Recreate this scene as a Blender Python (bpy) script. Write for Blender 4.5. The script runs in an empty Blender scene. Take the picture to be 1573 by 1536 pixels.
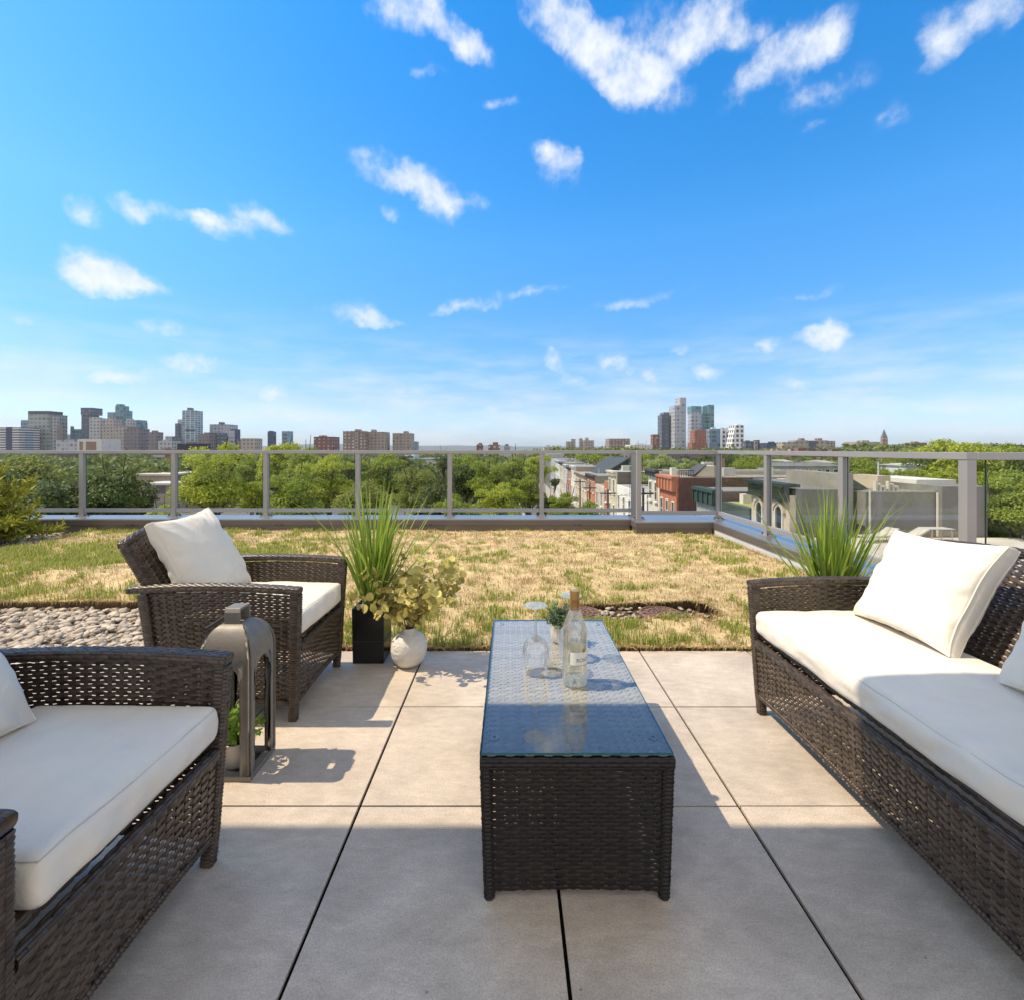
import bpy, math, random
import numpy as np
from mathutils import Vector, Matrix, noise as mnoise

rng = np.random.default_rng(7)
random.seed(7)
SC = bpy.context.scene
COL = SC.collection
R = math.radians
PI = math.pi
H = 1.134          # eye height above the paving
F = 755.0          # focal length in pixels of the 1573 px wide photograph
CX, CY = 783.5, 690.0

# ------------------------------------------------------------------ camera
cam = bpy.data.cameras.new('camera')
cam.sensor_fit = 'HORIZONTAL'
cam.sensor_width = 36.0
cam.lens = 36.0 * F / 1573.0
cam.shift_x = 3.0 / 1573.0
cam.shift_y = -78.0 / 1573.0
cam.clip_start = 0.02
cam.clip_end = 20000
camo = bpy.data.objects.new('camera', cam)
camo.location = (0, 0, H)
camo.rotation_euler = (R(90), 0, 0)
COL.objects.link(camo)
SC.camera = camo

# ------------------------------------------------------------------ exposure, sun, sky
SC.render.engine = 'CYCLES'
SC.view_settings.view_transform = 'Standard'
SC.view_settings.look = 'None'
SC.view_settings.exposure = 0.86
SC.view_settings.gamma = 1.0
SC.cycles.use_denoising = True
SC.cycles.max_bounces = 10
SC.cycles.transparent_max_bounces = 24
SC.cycles.transmission_bounces = 8
SC.cycles.diffuse_bounces = 4
SC.cycles.glossy_bounces = 4
SC.cycles.sample_clamp_indirect = 6.0

SUN_EL = 56.0
sun = bpy.data.lights.new('sun', 'SUN')
sun.energy = 2.75
sun.angle = R(0.53)
sun.color = (1.0, 0.85, 0.64)
suno = bpy.data.objects.new('sun', sun)
suno.rotation_euler = (0, R(-(90 - SUN_EL)), 0)
COL.objects.link(suno)

SKY_STRENGTH = 0.15
SKY_SAT = 1.4


def px_dir(px, py):
    x, z = (px - CX) / F, (CY - py) / F
    az = math.atan2(x, 1.0)
    el = math.atan2(z, math.hypot(x, 1.0))
    return az, el


def build_world():
    w = bpy.data.worlds.new('World')
    SC.world = w
    w.use_nodes = True
    nt = w.node_tree
    nt.nodes.clear()
    out = nt.nodes.new('ShaderNodeOutputWorld')
    bg = nt.nodes.new('ShaderNodeBackground')
    L = nt.links.new

    def math_(op, a, b=None, clamp=False):
        n = nt.nodes.new('ShaderNodeMath')
        n.operation = op
        n.use_clamp = clamp
        for i, q in enumerate((a, b)):
            if q is None:
                continue
            if isinstance(q, (int, float)):
                n.inputs[i].default_value = q
            else:
                L(q, n.inputs[i])
        return n.outputs[0]

    sky = nt.nodes.new('ShaderNodeTexSky')
    sky.sky_type = 'NISHITA'
    sky.sun_disc = False
    sky.sun_elevation = R(SUN_EL)
    sky.sun_rotation = R(-90)
    sky.altitude = 0
    sky.air_density = 1.0
    sky.dust_density = 0.6
    sky.ozone_density = 2.5
    hs = nt.nodes.new('ShaderNodeHueSaturation')
    hs.inputs['Saturation'].default_value = SKY_SAT
    hs.inputs['Hue'].default_value = 0.5
    L(sky.outputs[0], hs.inputs['Color'])

    tc = nt.nodes.new('ShaderNodeTexCoord')
    sep = nt.nodes.new('ShaderNodeSeparateXYZ')
    L(tc.outputs['Generated'], sep.inputs[0])
    az = math_('ARCTAN2', sep.outputs[0], sep.outputs[1])
    el = math_('ARCSINE', sep.outputs[2])
    comb = nt.nodes.new('ShaderNodeCombineXYZ')
    L(az, comb.inputs[0])
    L(el, comb.inputs[1])
    # clouds of the photograph as blobs of direction (px centre, half sizes in px, tilt, strength)
    C = [
        (870, 40, 85, 50, -30, 1.0), (930, 85, 95, 45, -25, 1.0), (985, 130, 75, 40, -20, .95), (1080, 45, 90, 45, 25, .95),
        (1000, 70, 95, 60, 10, .5), (1130, 60, 60, 26, 0, .6), (1165, 110, 75, 26, 28, .85), (1240, 80, 75, 32, 22, .9), (1275, 68, 34, 26, 10, .7),
        (1270, 140, 90, 28, 0, .45), (1370, 175, 30, 24, 20, .45), (1240, 200, 18, 12, 0, .4), (1500, 25, 85, 40, -8, .9), (1445, 70, 34, 24, -30, .55), (1440, 102, 40, 14, 8, .45),
        (620, 12, 75, 36, -5, .9), (700, 55, 60, 26, -28, .8), (738, 78, 30, 22, -10, .7), (645, 118, 40, 12, 15, .38), (770, 160, 36, 12, 5, .36),
        (595, 268, 66, 30, -10, .85), (665, 295, 46, 32, -35, .8), (705, 306, 44, 20, -10, .75), (600, 328, 18, 10, 0, .5),
        (860, 262, 34, 36, -40, .9), (850, 240, 36, 18, -15, .7),
        (126, 319, 28, 22, -10, .75), (195, 320, 36, 20, -20, .8), (240, 325, 40, 16, 5, .75), (340, 350, 44, 18, 0, .75), (390, 335, 44, 22, -10, .8), (430, 346, 36, 14, -8, .7), (310, 335, 50, 10, 0, .4),
        (140, 412, 66, 34, -10, .95), (185, 430, 80, 24, -10, .95), (225, 438, 46, 13, -5, .7),
        (45, 495, 40, 12, 0, .55), (250, 508, 50, 17, -8, .6), (545, 482, 60, 17, -5, .6), (590, 493, 50, 8, 0, .45),
        (715, 466, 64, 11, 14, .7), (820, 450, 70, 8, 13, .6), (970, 465, 110, 12, 8, .4), (1230, 455, 90, 9, 6, .3),
        (190, 585, 80, 12, 0, .7), (265, 575, 40, 20, 0, .55), (310, 560, 32, 15, 0, .55), (262, 611, 44, 13, 0, .6), (420, 603, 32, 14, 0, .7), (603, 603, 62, 11, 0, .65), (760, 633, 26, 10, 0, .6), (730, 594, 50, 10, 0, .3),
        (850, 552, 20, 20, 0, .65), (940, 555, 32, 19, -12, .75), (994, 575, 34, 17, -15, .8), (878, 585, 30, 14, 0, .6), (1084, 571, 34, 17, 0, .65), (1212, 588, 44, 13, 0, .55), (1052, 538, 26, 9, 0, .45),
        (1178, 526, 24, 14, 0, .65), (1245, 517, 60, 17, 0, .75), (1278, 518, 34, 32, -40, .85), (1350, 595, 70, 10, 0, .3), (480, 628, 70, 8, 0, .4), (60, 640, 60, 10, 0, .45),
    ]
    # domain warp
    nz = nt.nodes.new('ShaderNodeTexNoise')
    nz.inputs['Scale'].default_value = 11
    nz.inputs['Detail'].default_value = 5
    nz.inputs['Roughness'].default_value = .62
    L(comb.outputs[0], nz.inputs['Vector'])
    sub = nt.nodes.new('ShaderNodeVectorMath')
    sub.operation = 'SUBTRACT'
    L(nz.outputs['Color'], sub.inputs[0])
    sub.inputs[1].default_value = (.5, .5, .5)
    sc_ = nt.nodes.new('ShaderNodeVectorMath')
    sc_.operation = 'SCALE'
    L(sub.outputs[0], sc_.inputs[0])
    sc_.inputs['Scale'].default_value = .06
    add = nt.nodes.new('ShaderNodeVectorMath')
    add.operation = 'ADD'
    L(comb.outputs[0], add.inputs[0])
    L(sc_.outputs[0], add.inputs[1])
    flat = nt.nodes.new('ShaderNodeVectorMath')
    flat.operation = 'MULTIPLY'
    flat.inputs[1].default_value = (1, 1, 0)
    L(add.outputs[0], flat.inputs[0])
    m = None
    for (px, py, hw, hh, rot, st) in C:
        a0, e0 = px_dir(px, py)
        a1, _ = px_dir(px + hw, py)
        a2, _ = px_dir(px - hw, py)
        _, e1 = px_dir(px, py - hh)
        _, e2 = px_dir(px, py + hh)
        mp = nt.nodes.new('ShaderNodeMapping')
        mp.vector_type = 'TEXTURE'
        mp.inputs['Location'].default_value = (a0, e0, 0)
        mp.inputs['Rotation'].default_value = (0, 0, R(rot))
        mp.inputs['Scale'].default_value = ((a1 - a2) / 2 * 1.30, (e1 - e2) / 2 * 1.42, 1)
        L(flat.outputs[0], mp.inputs['Vector'])
        g = nt.nodes.new('ShaderNodeTexGradient')
        g.gradient_type = 'SPHERICAL'
        L(mp.outputs[0], g.inputs[0])
        b = math_('MULTIPLY', g.outputs['Fac'], st)
        m = b if m is None else math_('ADD', m, b)
    n2 = nt.nodes.new('ShaderNodeTexNoise')
    n2.inputs['Scale'].default_value = 15
    n2.inputs['Detail'].default_value = 10
    n2.inputs['Roughness'].default_value = .58
    L(comb.outputs[0], n2.inputs['Vector'])
    n2b = nt.nodes.new('ShaderNodeTexNoise')
    n2b.inputs['Scale'].default_value = 62
    n2b.inputs['Detail'].default_value = 6
    n2b.inputs['Roughness'].default_value = .62
    L(comb.outputs[0], n2b.inputs['Vector'])
    cap = math_('MINIMUM', m, 1.0)
    k = math_('ADD', math_('MULTIPLY', math_('SUBTRACT', n2.outputs['Fac'], .5), 2.0), math_('MULTIPLY', math_('SUBTRACT', n2b.outputs['Fac'], .5), .55))
    gate = nt.nodes.new('ShaderNodeMapRange')
    gate.interpolation_type = 'SMOOTHSTEP'
    gate.inputs['From Max'].default_value = .30
    L(cap, gate.inputs['Value'])
    dens = math_('MULTIPLY', math_('ADD', cap, k), gate.outputs[0])
    mr = nt.nodes.new('ShaderNodeMapRange')
    mr.interpolation_type = 'SMOOTHSTEP'
    mr.inputs['From Min'].default_value = .0
    mr.inputs['From Max'].default_value = 1.3
    mr.inputs['To Max'].default_value = .95
    L(dens, mr.inputs['Value'])
    # thin streaky veil low over the horizon
    mp2 = nt.nodes.new('ShaderNodeMapping')
    mp2.inputs['Scale'].default_value = (3.5, 17.0, 1)
    L(comb.outputs[0], mp2.inputs['Vector'])
    n3 = nt.nodes.new('ShaderNodeTexNoise')
    n3.inputs['Scale'].default_value = 1.6
    n3.inputs['Detail'].default_value = 6
    n3.inputs['Roughness'].default_value = .6
    L(mp2.outputs[0], n3.inputs['Vector'])
    mr3 = nt.nodes.new('ShaderNodeMapRange')
    mr3.inputs['From Min'].default_value = .42
    mr3.inputs['From Max'].default_value = .72
    L(n3.outputs['Fac'], mr3.inputs['Value'])
    low = nt.nodes.new('ShaderNodeMapRange')
    low.inputs['From Min'].default_value = R(15)
    low.inputs['From Max'].default_value = R(3)
    low.inputs['To Max'].default_value = .75
    L(el, low.inputs['Value'])
    veil = math_('MULTIPLY', mr3.outputs[0], low.outputs[0])
    # added unseen bright cloud overhead and behind, to lift and neutralise the shade
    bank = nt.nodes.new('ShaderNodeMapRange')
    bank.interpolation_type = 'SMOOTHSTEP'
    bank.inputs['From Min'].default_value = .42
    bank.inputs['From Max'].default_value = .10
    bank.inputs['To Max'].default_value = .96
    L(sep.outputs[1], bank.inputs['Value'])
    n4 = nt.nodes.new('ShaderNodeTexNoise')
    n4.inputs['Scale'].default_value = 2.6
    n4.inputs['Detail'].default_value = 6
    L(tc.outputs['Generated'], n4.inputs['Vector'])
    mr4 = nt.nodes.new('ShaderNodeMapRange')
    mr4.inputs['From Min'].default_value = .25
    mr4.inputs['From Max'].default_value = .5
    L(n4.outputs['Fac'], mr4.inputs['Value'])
    fill_cloud_fac = math_('MULTIPLY', bank.outputs[0], mr4.outputs[0])
    fac = math_('MAXIMUM', mr.outputs[0], veil, True)
    mix = nt.nodes.new('ShaderNodeMix')
    mix.data_type = 'RGBA'
    L(fac, mix.inputs['Factor'])
    # the sky of the photograph is evener from zenith to horizon than the clear model sky
    rp = nt.nodes.new('ShaderNodeValToRGB')
    cr = rp.color_ramp
    while len(cr.elements) < 6:
        cr.elements.new(.5)
    for e_, (p_, c_) in zip(cr.elements, ((0, (.46, .60, .95)), (.12, (.60, .585, .68)), (.28, (.70, .74, .76)), (.5, (.93, .98, .95)), (.95, (.50, .98, 1.0)), (1.0, (.48, .98, 1.0)))):
        e_.position = p_
        e_.color = (*c_, 1.0)
    L(math_('DIVIDE', el, R(45), True), rp.inputs[0])
    ml = nt.nodes.new('ShaderNodeMix')
    ml.data_type = 'RGBA'
    ml.blend_type = 'MULTIPLY'
    ml.inputs['Factor'].default_value = 1
    L(hs.outputs[0], ml.inputs[6])
    L(rp.outputs[0], ml.inputs[7])
    L(ml.outputs[2], mix.inputs[6])
    shade = nt.nodes.new('ShaderNodeMix')
    shade.data_type = 'RGBA'
    ms_ = nt.nodes.new('ShaderNodeMapRange')
    ms_.inputs['From Min'].default_value = .36
    ms_.inputs['From Max'].default_value = .60
    L(n2.outputs['Fac'], ms_.inputs['Value'])
    L(ms_.outputs[0], shade.inputs['Factor'])
    shade.inputs[6].default_value = (.46 / SKY_STRENGTH, .505 / SKY_STRENGTH, .575 / SKY_STRENGTH, 1)
    shade.inputs[7].default_value = (.55 / SKY_STRENGTH, .57 / SKY_STRENGTH, .59 / SKY_STRENGTH, 1)
    L(shade.outputs[2], mix.inputs[7])
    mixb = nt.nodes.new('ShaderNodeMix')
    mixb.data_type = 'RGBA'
    L(fill_cloud_fac, mixb.inputs['Factor'])
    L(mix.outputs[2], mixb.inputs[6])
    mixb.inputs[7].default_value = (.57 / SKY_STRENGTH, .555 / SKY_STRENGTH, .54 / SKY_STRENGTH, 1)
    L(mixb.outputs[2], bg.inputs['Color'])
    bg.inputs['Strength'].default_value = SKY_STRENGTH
    L(bg.outputs[0], out.inputs['Surface'])
    w.cycles.sampling_method = 'MANUAL'
    w.cycles.sample_map_resolution = 512


build_world()


# ------------------------------------------------------------------ helpers: geometry
def P(px, py, Y):
    return Vector(((px - CX) * Y / F, Y, H - (py - CY) * Y / F))


def X_at(px, Y):
    return (px - CX) * Y / F


def Z_at(py, Y):
    return H - (py - CY) * Y / F


class MB:
    def __init__(self):
        self.v, self.f, self.n = [], [], 0
        self.col = []

    def add(self, v, faces):
        v = np.asarray(v, dtype=np.float64).reshape(-1, 3)
        for a in (faces if isinstance(faces, list) else [faces]):
            a = np.asarray(a, dtype=np.int64)
            self.f.append(a + self.n)
        self.v.append(v)
        self.n += len(v)
        return self

    def box(self, lo, hi):
        x0, y0, z0 = lo
        x1, y1, z1 = hi
        v = [(x0, y0, z0), (x1, y0, z0), (x1, y1, z0), (x0, y1, z0), (x0, y0, z1), (x1, y0, z1), (x1, y1, z1), (x0, y1, z1)]
        return self.add(v, np.array([(0, 3, 2, 1), (4, 5, 6, 7), (0, 1, 5, 4), (1, 2, 6, 5), (2, 3, 7, 6), (3, 0, 4, 7)]))

    def hexa(self, v8):
        return self.add(v8, np.array([(0, 3, 2, 1), (4, 5, 6, 7), (0, 1, 5, 4), (1, 2, 6, 5), (2, 3, 7, 6), (3, 0, 4, 7)]))

    def grid(self, pts, closed_u=False):
        """pts (nu, nv, 3)"""
        nu, nv = pts.shape[:2]
        idx = np.arange(nu * nv).reshape(nu, nv)
        if closed_u:
            idx = np.vstack([idx, idx[:1]])
        q = np.stack([idx[:-1, :-1], idx[1:, :-1], idx[1:, 1:], idx[:-1, 1:]], -1).reshape(-1, 4)
        return self.add(pts.reshape(-1, 3), q)

    def tube(self, pts, r, n=8, caps=True):
        pts = [Vector(p) for p in pts]
        rs = r if hasattr(r, '__len__') else [r] * len(pts)
        rings = []
        ref = None
        for i, p in enumerate(pts):
            t = (pts[min(i + 1, len(pts) - 1)] - pts[max(i - 1, 0)]).normalized()
            if ref is None:
                ref = Vector((0, 0, 1)) if abs(t.z) < .9 else Vector((1, 0, 0))
            a = (ref - t * ref.dot(t)).normalized()
            ref = a
            b = t.cross(a)
            rings.append([p + (a * math.cos(2 * PI * k / n) + b * math.sin(2 * PI * k / n)) * rs[i] for k in range(n)])
        g = np.array([[list(q) for q in ring] for ring in rings])
        base = self.n
        self.grid(np.swapaxes(g, 0, 1), closed_u=True)
        if caps:
            m = len(pts)
            self.f.append(np.array([[base + k * m for k in range(n)]]))
            self.f.append(np.array([[base + k * m + m - 1 for k in range(n)][::-1]]))
        return self

    def lathe(self, prof, c=(0, 0, 0), n=32):
        prof = np.asarray(prof, float)
        a = np.linspace(0, 2 * PI, n, endpoint=False)
        g = np.zeros((n, len(prof), 3))
        g[:, :, 0] = c[0] + np.cos(a)[:, None] * prof[None, :, 0]
        g[:, :, 1] = c[1] + np.sin(a)[:, None] * prof[None, :, 0]
        g[:, :, 2] = c[2] + prof[None, :, 1]
        return self.grid(g, closed_u=True)

    def arrays(self):
        return np.concatenate(self.v) if self.v else np.zeros((0, 3))


def to_mesh(name, mb, mats, smooth=False, origin=(0, 0, 0), vcol=None):
    me = bpy.data.meshes.new(name)
    V = mb.arrays() - np.asarray(origin, float)
    me.vertices.add(len(V))
    me.vertices.foreach_set('co', V.astype(np.float32).ravel())
    tot = np.concatenate([np.full(len(a), a.shape[1], np.int32) for a in mb.f])
    loops = np.concatenate([a.ravel() for a in mb.f]).astype(np.int32)
    me.loops.add(len(loops))
    me.loops.foreach_set('vertex_index', loops)
    me.polygons.add(len(tot))
    st = np.zeros(len(tot), np.int32)
    st[1:] = np.cumsum(tot)[:-1]
    me.polygons.foreach_set('loop_start', st)
    me.polygons.foreach_set('loop_total', tot)
    me.polygons.foreach_set('use_smooth', np.full(len(tot), bool(smooth)))
    if vcol is not None:
        at = me.color_attributes.new('Col', 'FLOAT_COLOR', 'POINT')
        c = np.ones((len(V), 4), np.float32)
        c[:, :3] = vcol
        at.data.foreach_set('color', c.ravel())
    for m in (mats if isinstance(mats, (list, tuple)) else [mats]):
        me.materials.append(m)
    me.update(calc_edges=True)
    me.validate()
    return me


def tag(o, label=None, cat=None, group=None, kind=None):
    if label:
        o['label'] = label
    if cat:
        o['category'] = cat
    if group:
        o['group'] = group
    if kind:
        o['kind'] = kind
    return o


def thing(name, label, cat, loc=(0, 0, 0), group=None, rz=0):
    o = bpy.data.objects.new(name, None)
    o.empty_display_size = .1
    o.location = loc
    o.rotation_euler = (0, 0, rz)
    COL.objects.link(o)
    return tag(o, label, cat, group)


def abs_loc(o):
    v = Vector((0, 0, 0))
    while o is not None:
        v += o.location
        o = o.parent
    return v


def obj(name, mb, mats, parent=None, smooth=False, bevel=0, local=False, label=None, loc=None, vcol=None, seg=2, sharp=None):
    """a mesh object; vertices in world coordinates unless local"""
    if parent is not None:
        org = (0, 0, 0) if local else abs_loc(parent)
    else:
        org = loc if loc is not None else (0, 0, 0)
    me = to_mesh(name, mb, mats, smooth, org, vcol)
    o = bpy.data.objects.new(name, me)
    COL.objects.link(o)
    if parent is not None:
        o.parent = parent
    elif loc is not None:
        o.location = loc
    if bevel:
        b = o.modifiers.new('bevel', 'BEVEL')
        b.width = bevel
        b.segments = seg
        b.limit_method = 'ANGLE'
    if sharp:
        es = o.modifiers.new('split', 'EDGE_SPLIT')
        es.split_angle = R(sharp)
    if label:
        o['label'] = label
    return o


def copy_tree(o, parent=None):
    c = o.copy()
    COL.objects.link(c)
    if parent is not None:
        c.parent = parent
    for ch in [q for q in bpy.data.objects if q.parent == o]:
        copy_tree(ch, c)
    return c


# ------------------------------------------------------------------ helpers: materials
def new_mat(name):
    m = bpy.data.materials.new(name)
    m.use_nodes = True
    nt = m.node_tree
    nt.nodes.clear()
    out = nt.nodes.new('ShaderNodeOutputMaterial')
    return m, nt, out


def c4(c):
    return (c[0], c[1], c[2], 1.0)


def node(nt, typ, props=None, **ins):
    n = nt.nodes.new(typ)
    for k, v in (props or {}).items():
        setattr(n, k, v)
    for k, v in ins.items():
        s = n.inputs[int(k[1:])] if k[0] == '_' and k[1:].isdigit() else n.inputs[k.replace('_', ' ')]
        if hasattr(v, 'is_linked') or isinstance(v, bpy.types.NodeSocket):
            nt.links.new(v, s)
        else:
            s.default_value = v
    return n


def pbr(name, col, rough=.6, var=.2, scale=12, bump=0, bscale=200, metal=0, spec=.5, island=0, detail=5, col2=None, bdist=.002, sheen=0, space='Object', stretch=None, transl=0, wrinkle=0):
    m, nt, out = new_mat(name)
    tc = node(nt, 'ShaderNodeTexCoord')
    vec = tc.outputs[space]
    if stretch:
        vec = node(nt, 'ShaderNodeMapping', Vector=vec, Scale=stretch).outputs[0]
    nz = node(nt, 'ShaderNodeTexNoise', Vector=vec, Scale=scale, Detail=detail, Roughness=.6)
    a = [c * (1 - var) for c in col] if col2 is None else col
    b = [min(1, c * (1 + var)) for c in col] if col2 is None else col2
    mrg = node(nt, 'ShaderNodeMapRange', Value=nz.outputs['Fac'], _1=.3, _2=.7)
    fac = mrg.outputs[0]
    if island:
        g = node(nt, 'ShaderNodeNewGeometry')
        mx = node(nt, 'ShaderNodeMix', {'data_type': 'FLOAT'}, Factor=island)
        nt.links.new(fac, mx.inputs[2])
        nt.links.new(g.outputs['Random Per Island'], mx.inputs[3])
        fac = mx.outputs[0]
    mix = node(nt, 'ShaderNodeMix', {'data_type': 'RGBA'}, Factor=fac)
    mix.inputs[6].default_value = c4(a)
    mix.inputs[7].default_value = c4(b)
    bs = node(nt, 'ShaderNodeBsdfPrincipled', Base_Color=mix.outputs[2], Roughness=rough, Metallic=metal)
    bs.inputs['Specular IOR Level'].default_value = spec
    if sheen:
        bs.inputs['Sheen Weight'].default_value = sheen
    if bump:
        n2 = node(nt, 'ShaderNodeTexNoise', Vector=vec, Scale=bscale, Detail=4, Roughness=.6)
        bp = node(nt, 'ShaderNodeBump', Strength=bump, Distance=bdist, Height=n2.outputs['Fac'])
        if wrinkle:
            n3 = node(nt, 'ShaderNodeTexNoise', Vector=vec, Scale=7, Detail=5, Roughness=.55, Distortion=1.6)
            b3 = node(nt, 'ShaderNodeBump', Strength=wrinkle, Distance=.012, Height=n3.outputs['Fac'])
            nt.links.new(b3.outputs[0], bp.inputs['Normal'])
        nt.links.new(bp.outputs[0], bs.inputs['Normal'])
    sh = bs.outputs[0]
    if transl:
        tr = node(nt, 'ShaderNodeBsdfTranslucent', Color=mix.outputs[2])
        ms = node(nt, 'ShaderNodeMixShader', Fac=transl)
        nt.links.new(sh, ms.inputs[1])
        nt.links.new(tr.outputs[0], ms.inputs[2])
        sh = ms.outputs[0]
    nt.links.new(sh, out.inputs['Surface'])
    return m


def thin_glass(name, tint=(.97, .99, .98), ior=1.45, gain=1.0, rough=0.0, gloss=(1, 1, 1), top=1.0, haze=0.0):
    m, nt, out = new_mat(name)
    fr = node(nt, 'ShaderNodeFresnel', IOR=ior)
    mu = node(nt, 'ShaderNodeMath', {'operation': 'MULTIPLY', 'use_clamp': True}, _0=fr.outputs[0], _1=gain)
    tr = node(nt, 'ShaderNodeBsdfTransparent', Color=c4(tint))
    gl = node(nt, 'ShaderNodeBsdfGlossy', Color=c4(gloss), Roughness=rough)
    mn = node(nt, 'ShaderNodeMath', {'operation': 'MINIMUM'}, _0=mu.outputs[0], _1=top)
    mx = node(nt, 'ShaderNodeMixShader', Fac=mn.outputs[0])
    nt.links.new(tr.outputs[0], mx.inputs[1])
    nt.links.new(gl.outputs[0], mx.inputs[2])
    sh = mx.outputs[0]
    if haze:      # pale veil mixed into the colour to paint the brightness of sunlit glass
        df = node(nt, 'ShaderNodeBsdfTranslucent', Color=(.9, .9, .88, 1))
        d2 = node(nt, 'ShaderNodeBsdfDiffuse', Color=(.9, .9, .88, 1))
        ad = node(nt, 'ShaderNodeMixShader', Fac=.5)
        nt.links.new(df.outputs[0], ad.inputs[1])
        nt.links.new(d2.outputs[0], ad.inputs[2])
        m2 = node(nt, 'ShaderNodeMixShader', Fac=haze)
        nt.links.new(sh, m2.inputs[1])
        nt.links.new(ad.outputs[0], m2.inputs[2])
        sh = m2.outputs[0]
    nt.links.new(sh, out.inputs['Surface'])
    return m


_fac = {}


def facade(wall, glass, w, h, fu=.6, fv=.55, grough=.25, top=None):
    """wall with a grid of windows in metres; object coordinates"""
    key = (wall, glass, w, h, fu, fv)
    if key in _fac:
        return _fac[key]
    m, nt, out = new_mat('facade')
    tc = node(nt, 'ShaderNodeTexCoord')
    sp = node(nt, 'ShaderNodeSeparateXYZ', _0=tc.outputs['Object'])
    geo = node(nt, 'ShaderNodeNewGeometry')
    sn = node(nt, 'ShaderNodeSeparateXYZ', _0=geo.outputs['Normal'])

    def M(op, a, b=None):
        n = node(nt, 'ShaderNodeMath', {'operation': op}, _0=a)
        if b is not None:
            if isinstance(b, (int, float)):
                n.inputs[1].default_value = b
            else:
                nt.links.new(b, n.inputs[1])
        return n.outputs[0]
    u = M('ADD', sp.outputs[0], sp.outputs[1])
    mu = M('LESS_THAN', M('FRACT', M('DIVIDE', M('ADD', u, 5000.0), w)), fu)
    mv = M('LESS_THAN', M('FRACT', M('DIVIDE', M('ADD', sp.outputs[2], 500.0), h)), fv)
    up = M('LESS_THAN', M('ABSOLUTE', sn.outputs[2]), .5)
    fac = M('MULTIPLY', M('MULTIPLY', mu, mv), up)
    cell = node(nt, 'ShaderNodeCombineXYZ', X=M('FLOOR', M('DIVIDE', M('ADD', u, 5000.0), w)), Y=M('FLOOR', M('DIVIDE', M('ADD', sp.outputs[2], 500.0), h)))
    wn = node(nt, 'ShaderNodeTexWhiteNoise', {'noise_dimensions': '2D'}, Vector=cell.outputs[0])
    gm = node(nt, 'ShaderNodeMix', {'data_type': 'RGBA'}, Factor=wn.outputs['Value'])
    gm.inputs[6].default_value = c4([c * .55 for c in glass])
    gm.inputs[7].default_value = c4([min(1, c * 1.6) for c in glass])
    nz = node(nt, 'ShaderNodeTexNoise', Vector=tc.outputs['Object'], Scale=.05, Detail=6)
    wm = node(nt, 'ShaderNodeMix', {'data_type': 'RGBA'}, Factor=nz.outputs['Fac'])
    wm.inputs[6].default_value = c4([c * .75 for c in wall])
    wm.inputs[7].default_value = c4([min(1, c * 1.25) for c in wall])
    mix = node(nt, 'ShaderNodeMix', {'data_type': 'RGBA'}, Factor=fac)
    nt.links.new(wm.outputs[2], mix.inputs[6])
    nt.links.new(gm.outputs[2], mix.inputs[7])
    ro = node(nt, 'ShaderNodeMix', {'data_type': 'FLOAT'}, Factor=fac)
    ro.inputs[2].default_value = .8
    ro.inputs[3].default_value = grough
    bs = node(nt, 'ShaderNodeBsdfPrincipled', Base_Color=mix.outputs[2], Roughness=ro.outputs[0])
    nt.links.new(bs.outputs[0], out.inputs['Surface'])
    _fac[key] = m
    return m


def vcol_mat(name, rough=.8, transl=.3):
    m, nt, out = new_mat(name)
    at = node(nt, 'ShaderNodeVertexColor', {'layer_name': 'Col'})
    d = node(nt, 'ShaderNodeBsdfPrincipled', Base_Color=at.outputs[0], Roughness=rough)
    d.inputs['Specular IOR Level'].default_value = .25
    t = node(nt, 'ShaderNodeBsdfTranslucent', Color=at.outputs[0])
    mx = node(nt, 'ShaderNodeMixShader', Fac=transl)
    nt.links.new(d.outputs[0], mx.inputs[1])
    nt.links.new(t.outputs[0], mx.inputs[2])
    nt.links.new(mx.outputs[0], out.inputs['Surface'])
    return m
# ------------------------------------------------------------------ terrace floor
TILE = .603
JX, JY = .125, 1.565          # a joint crossing


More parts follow.
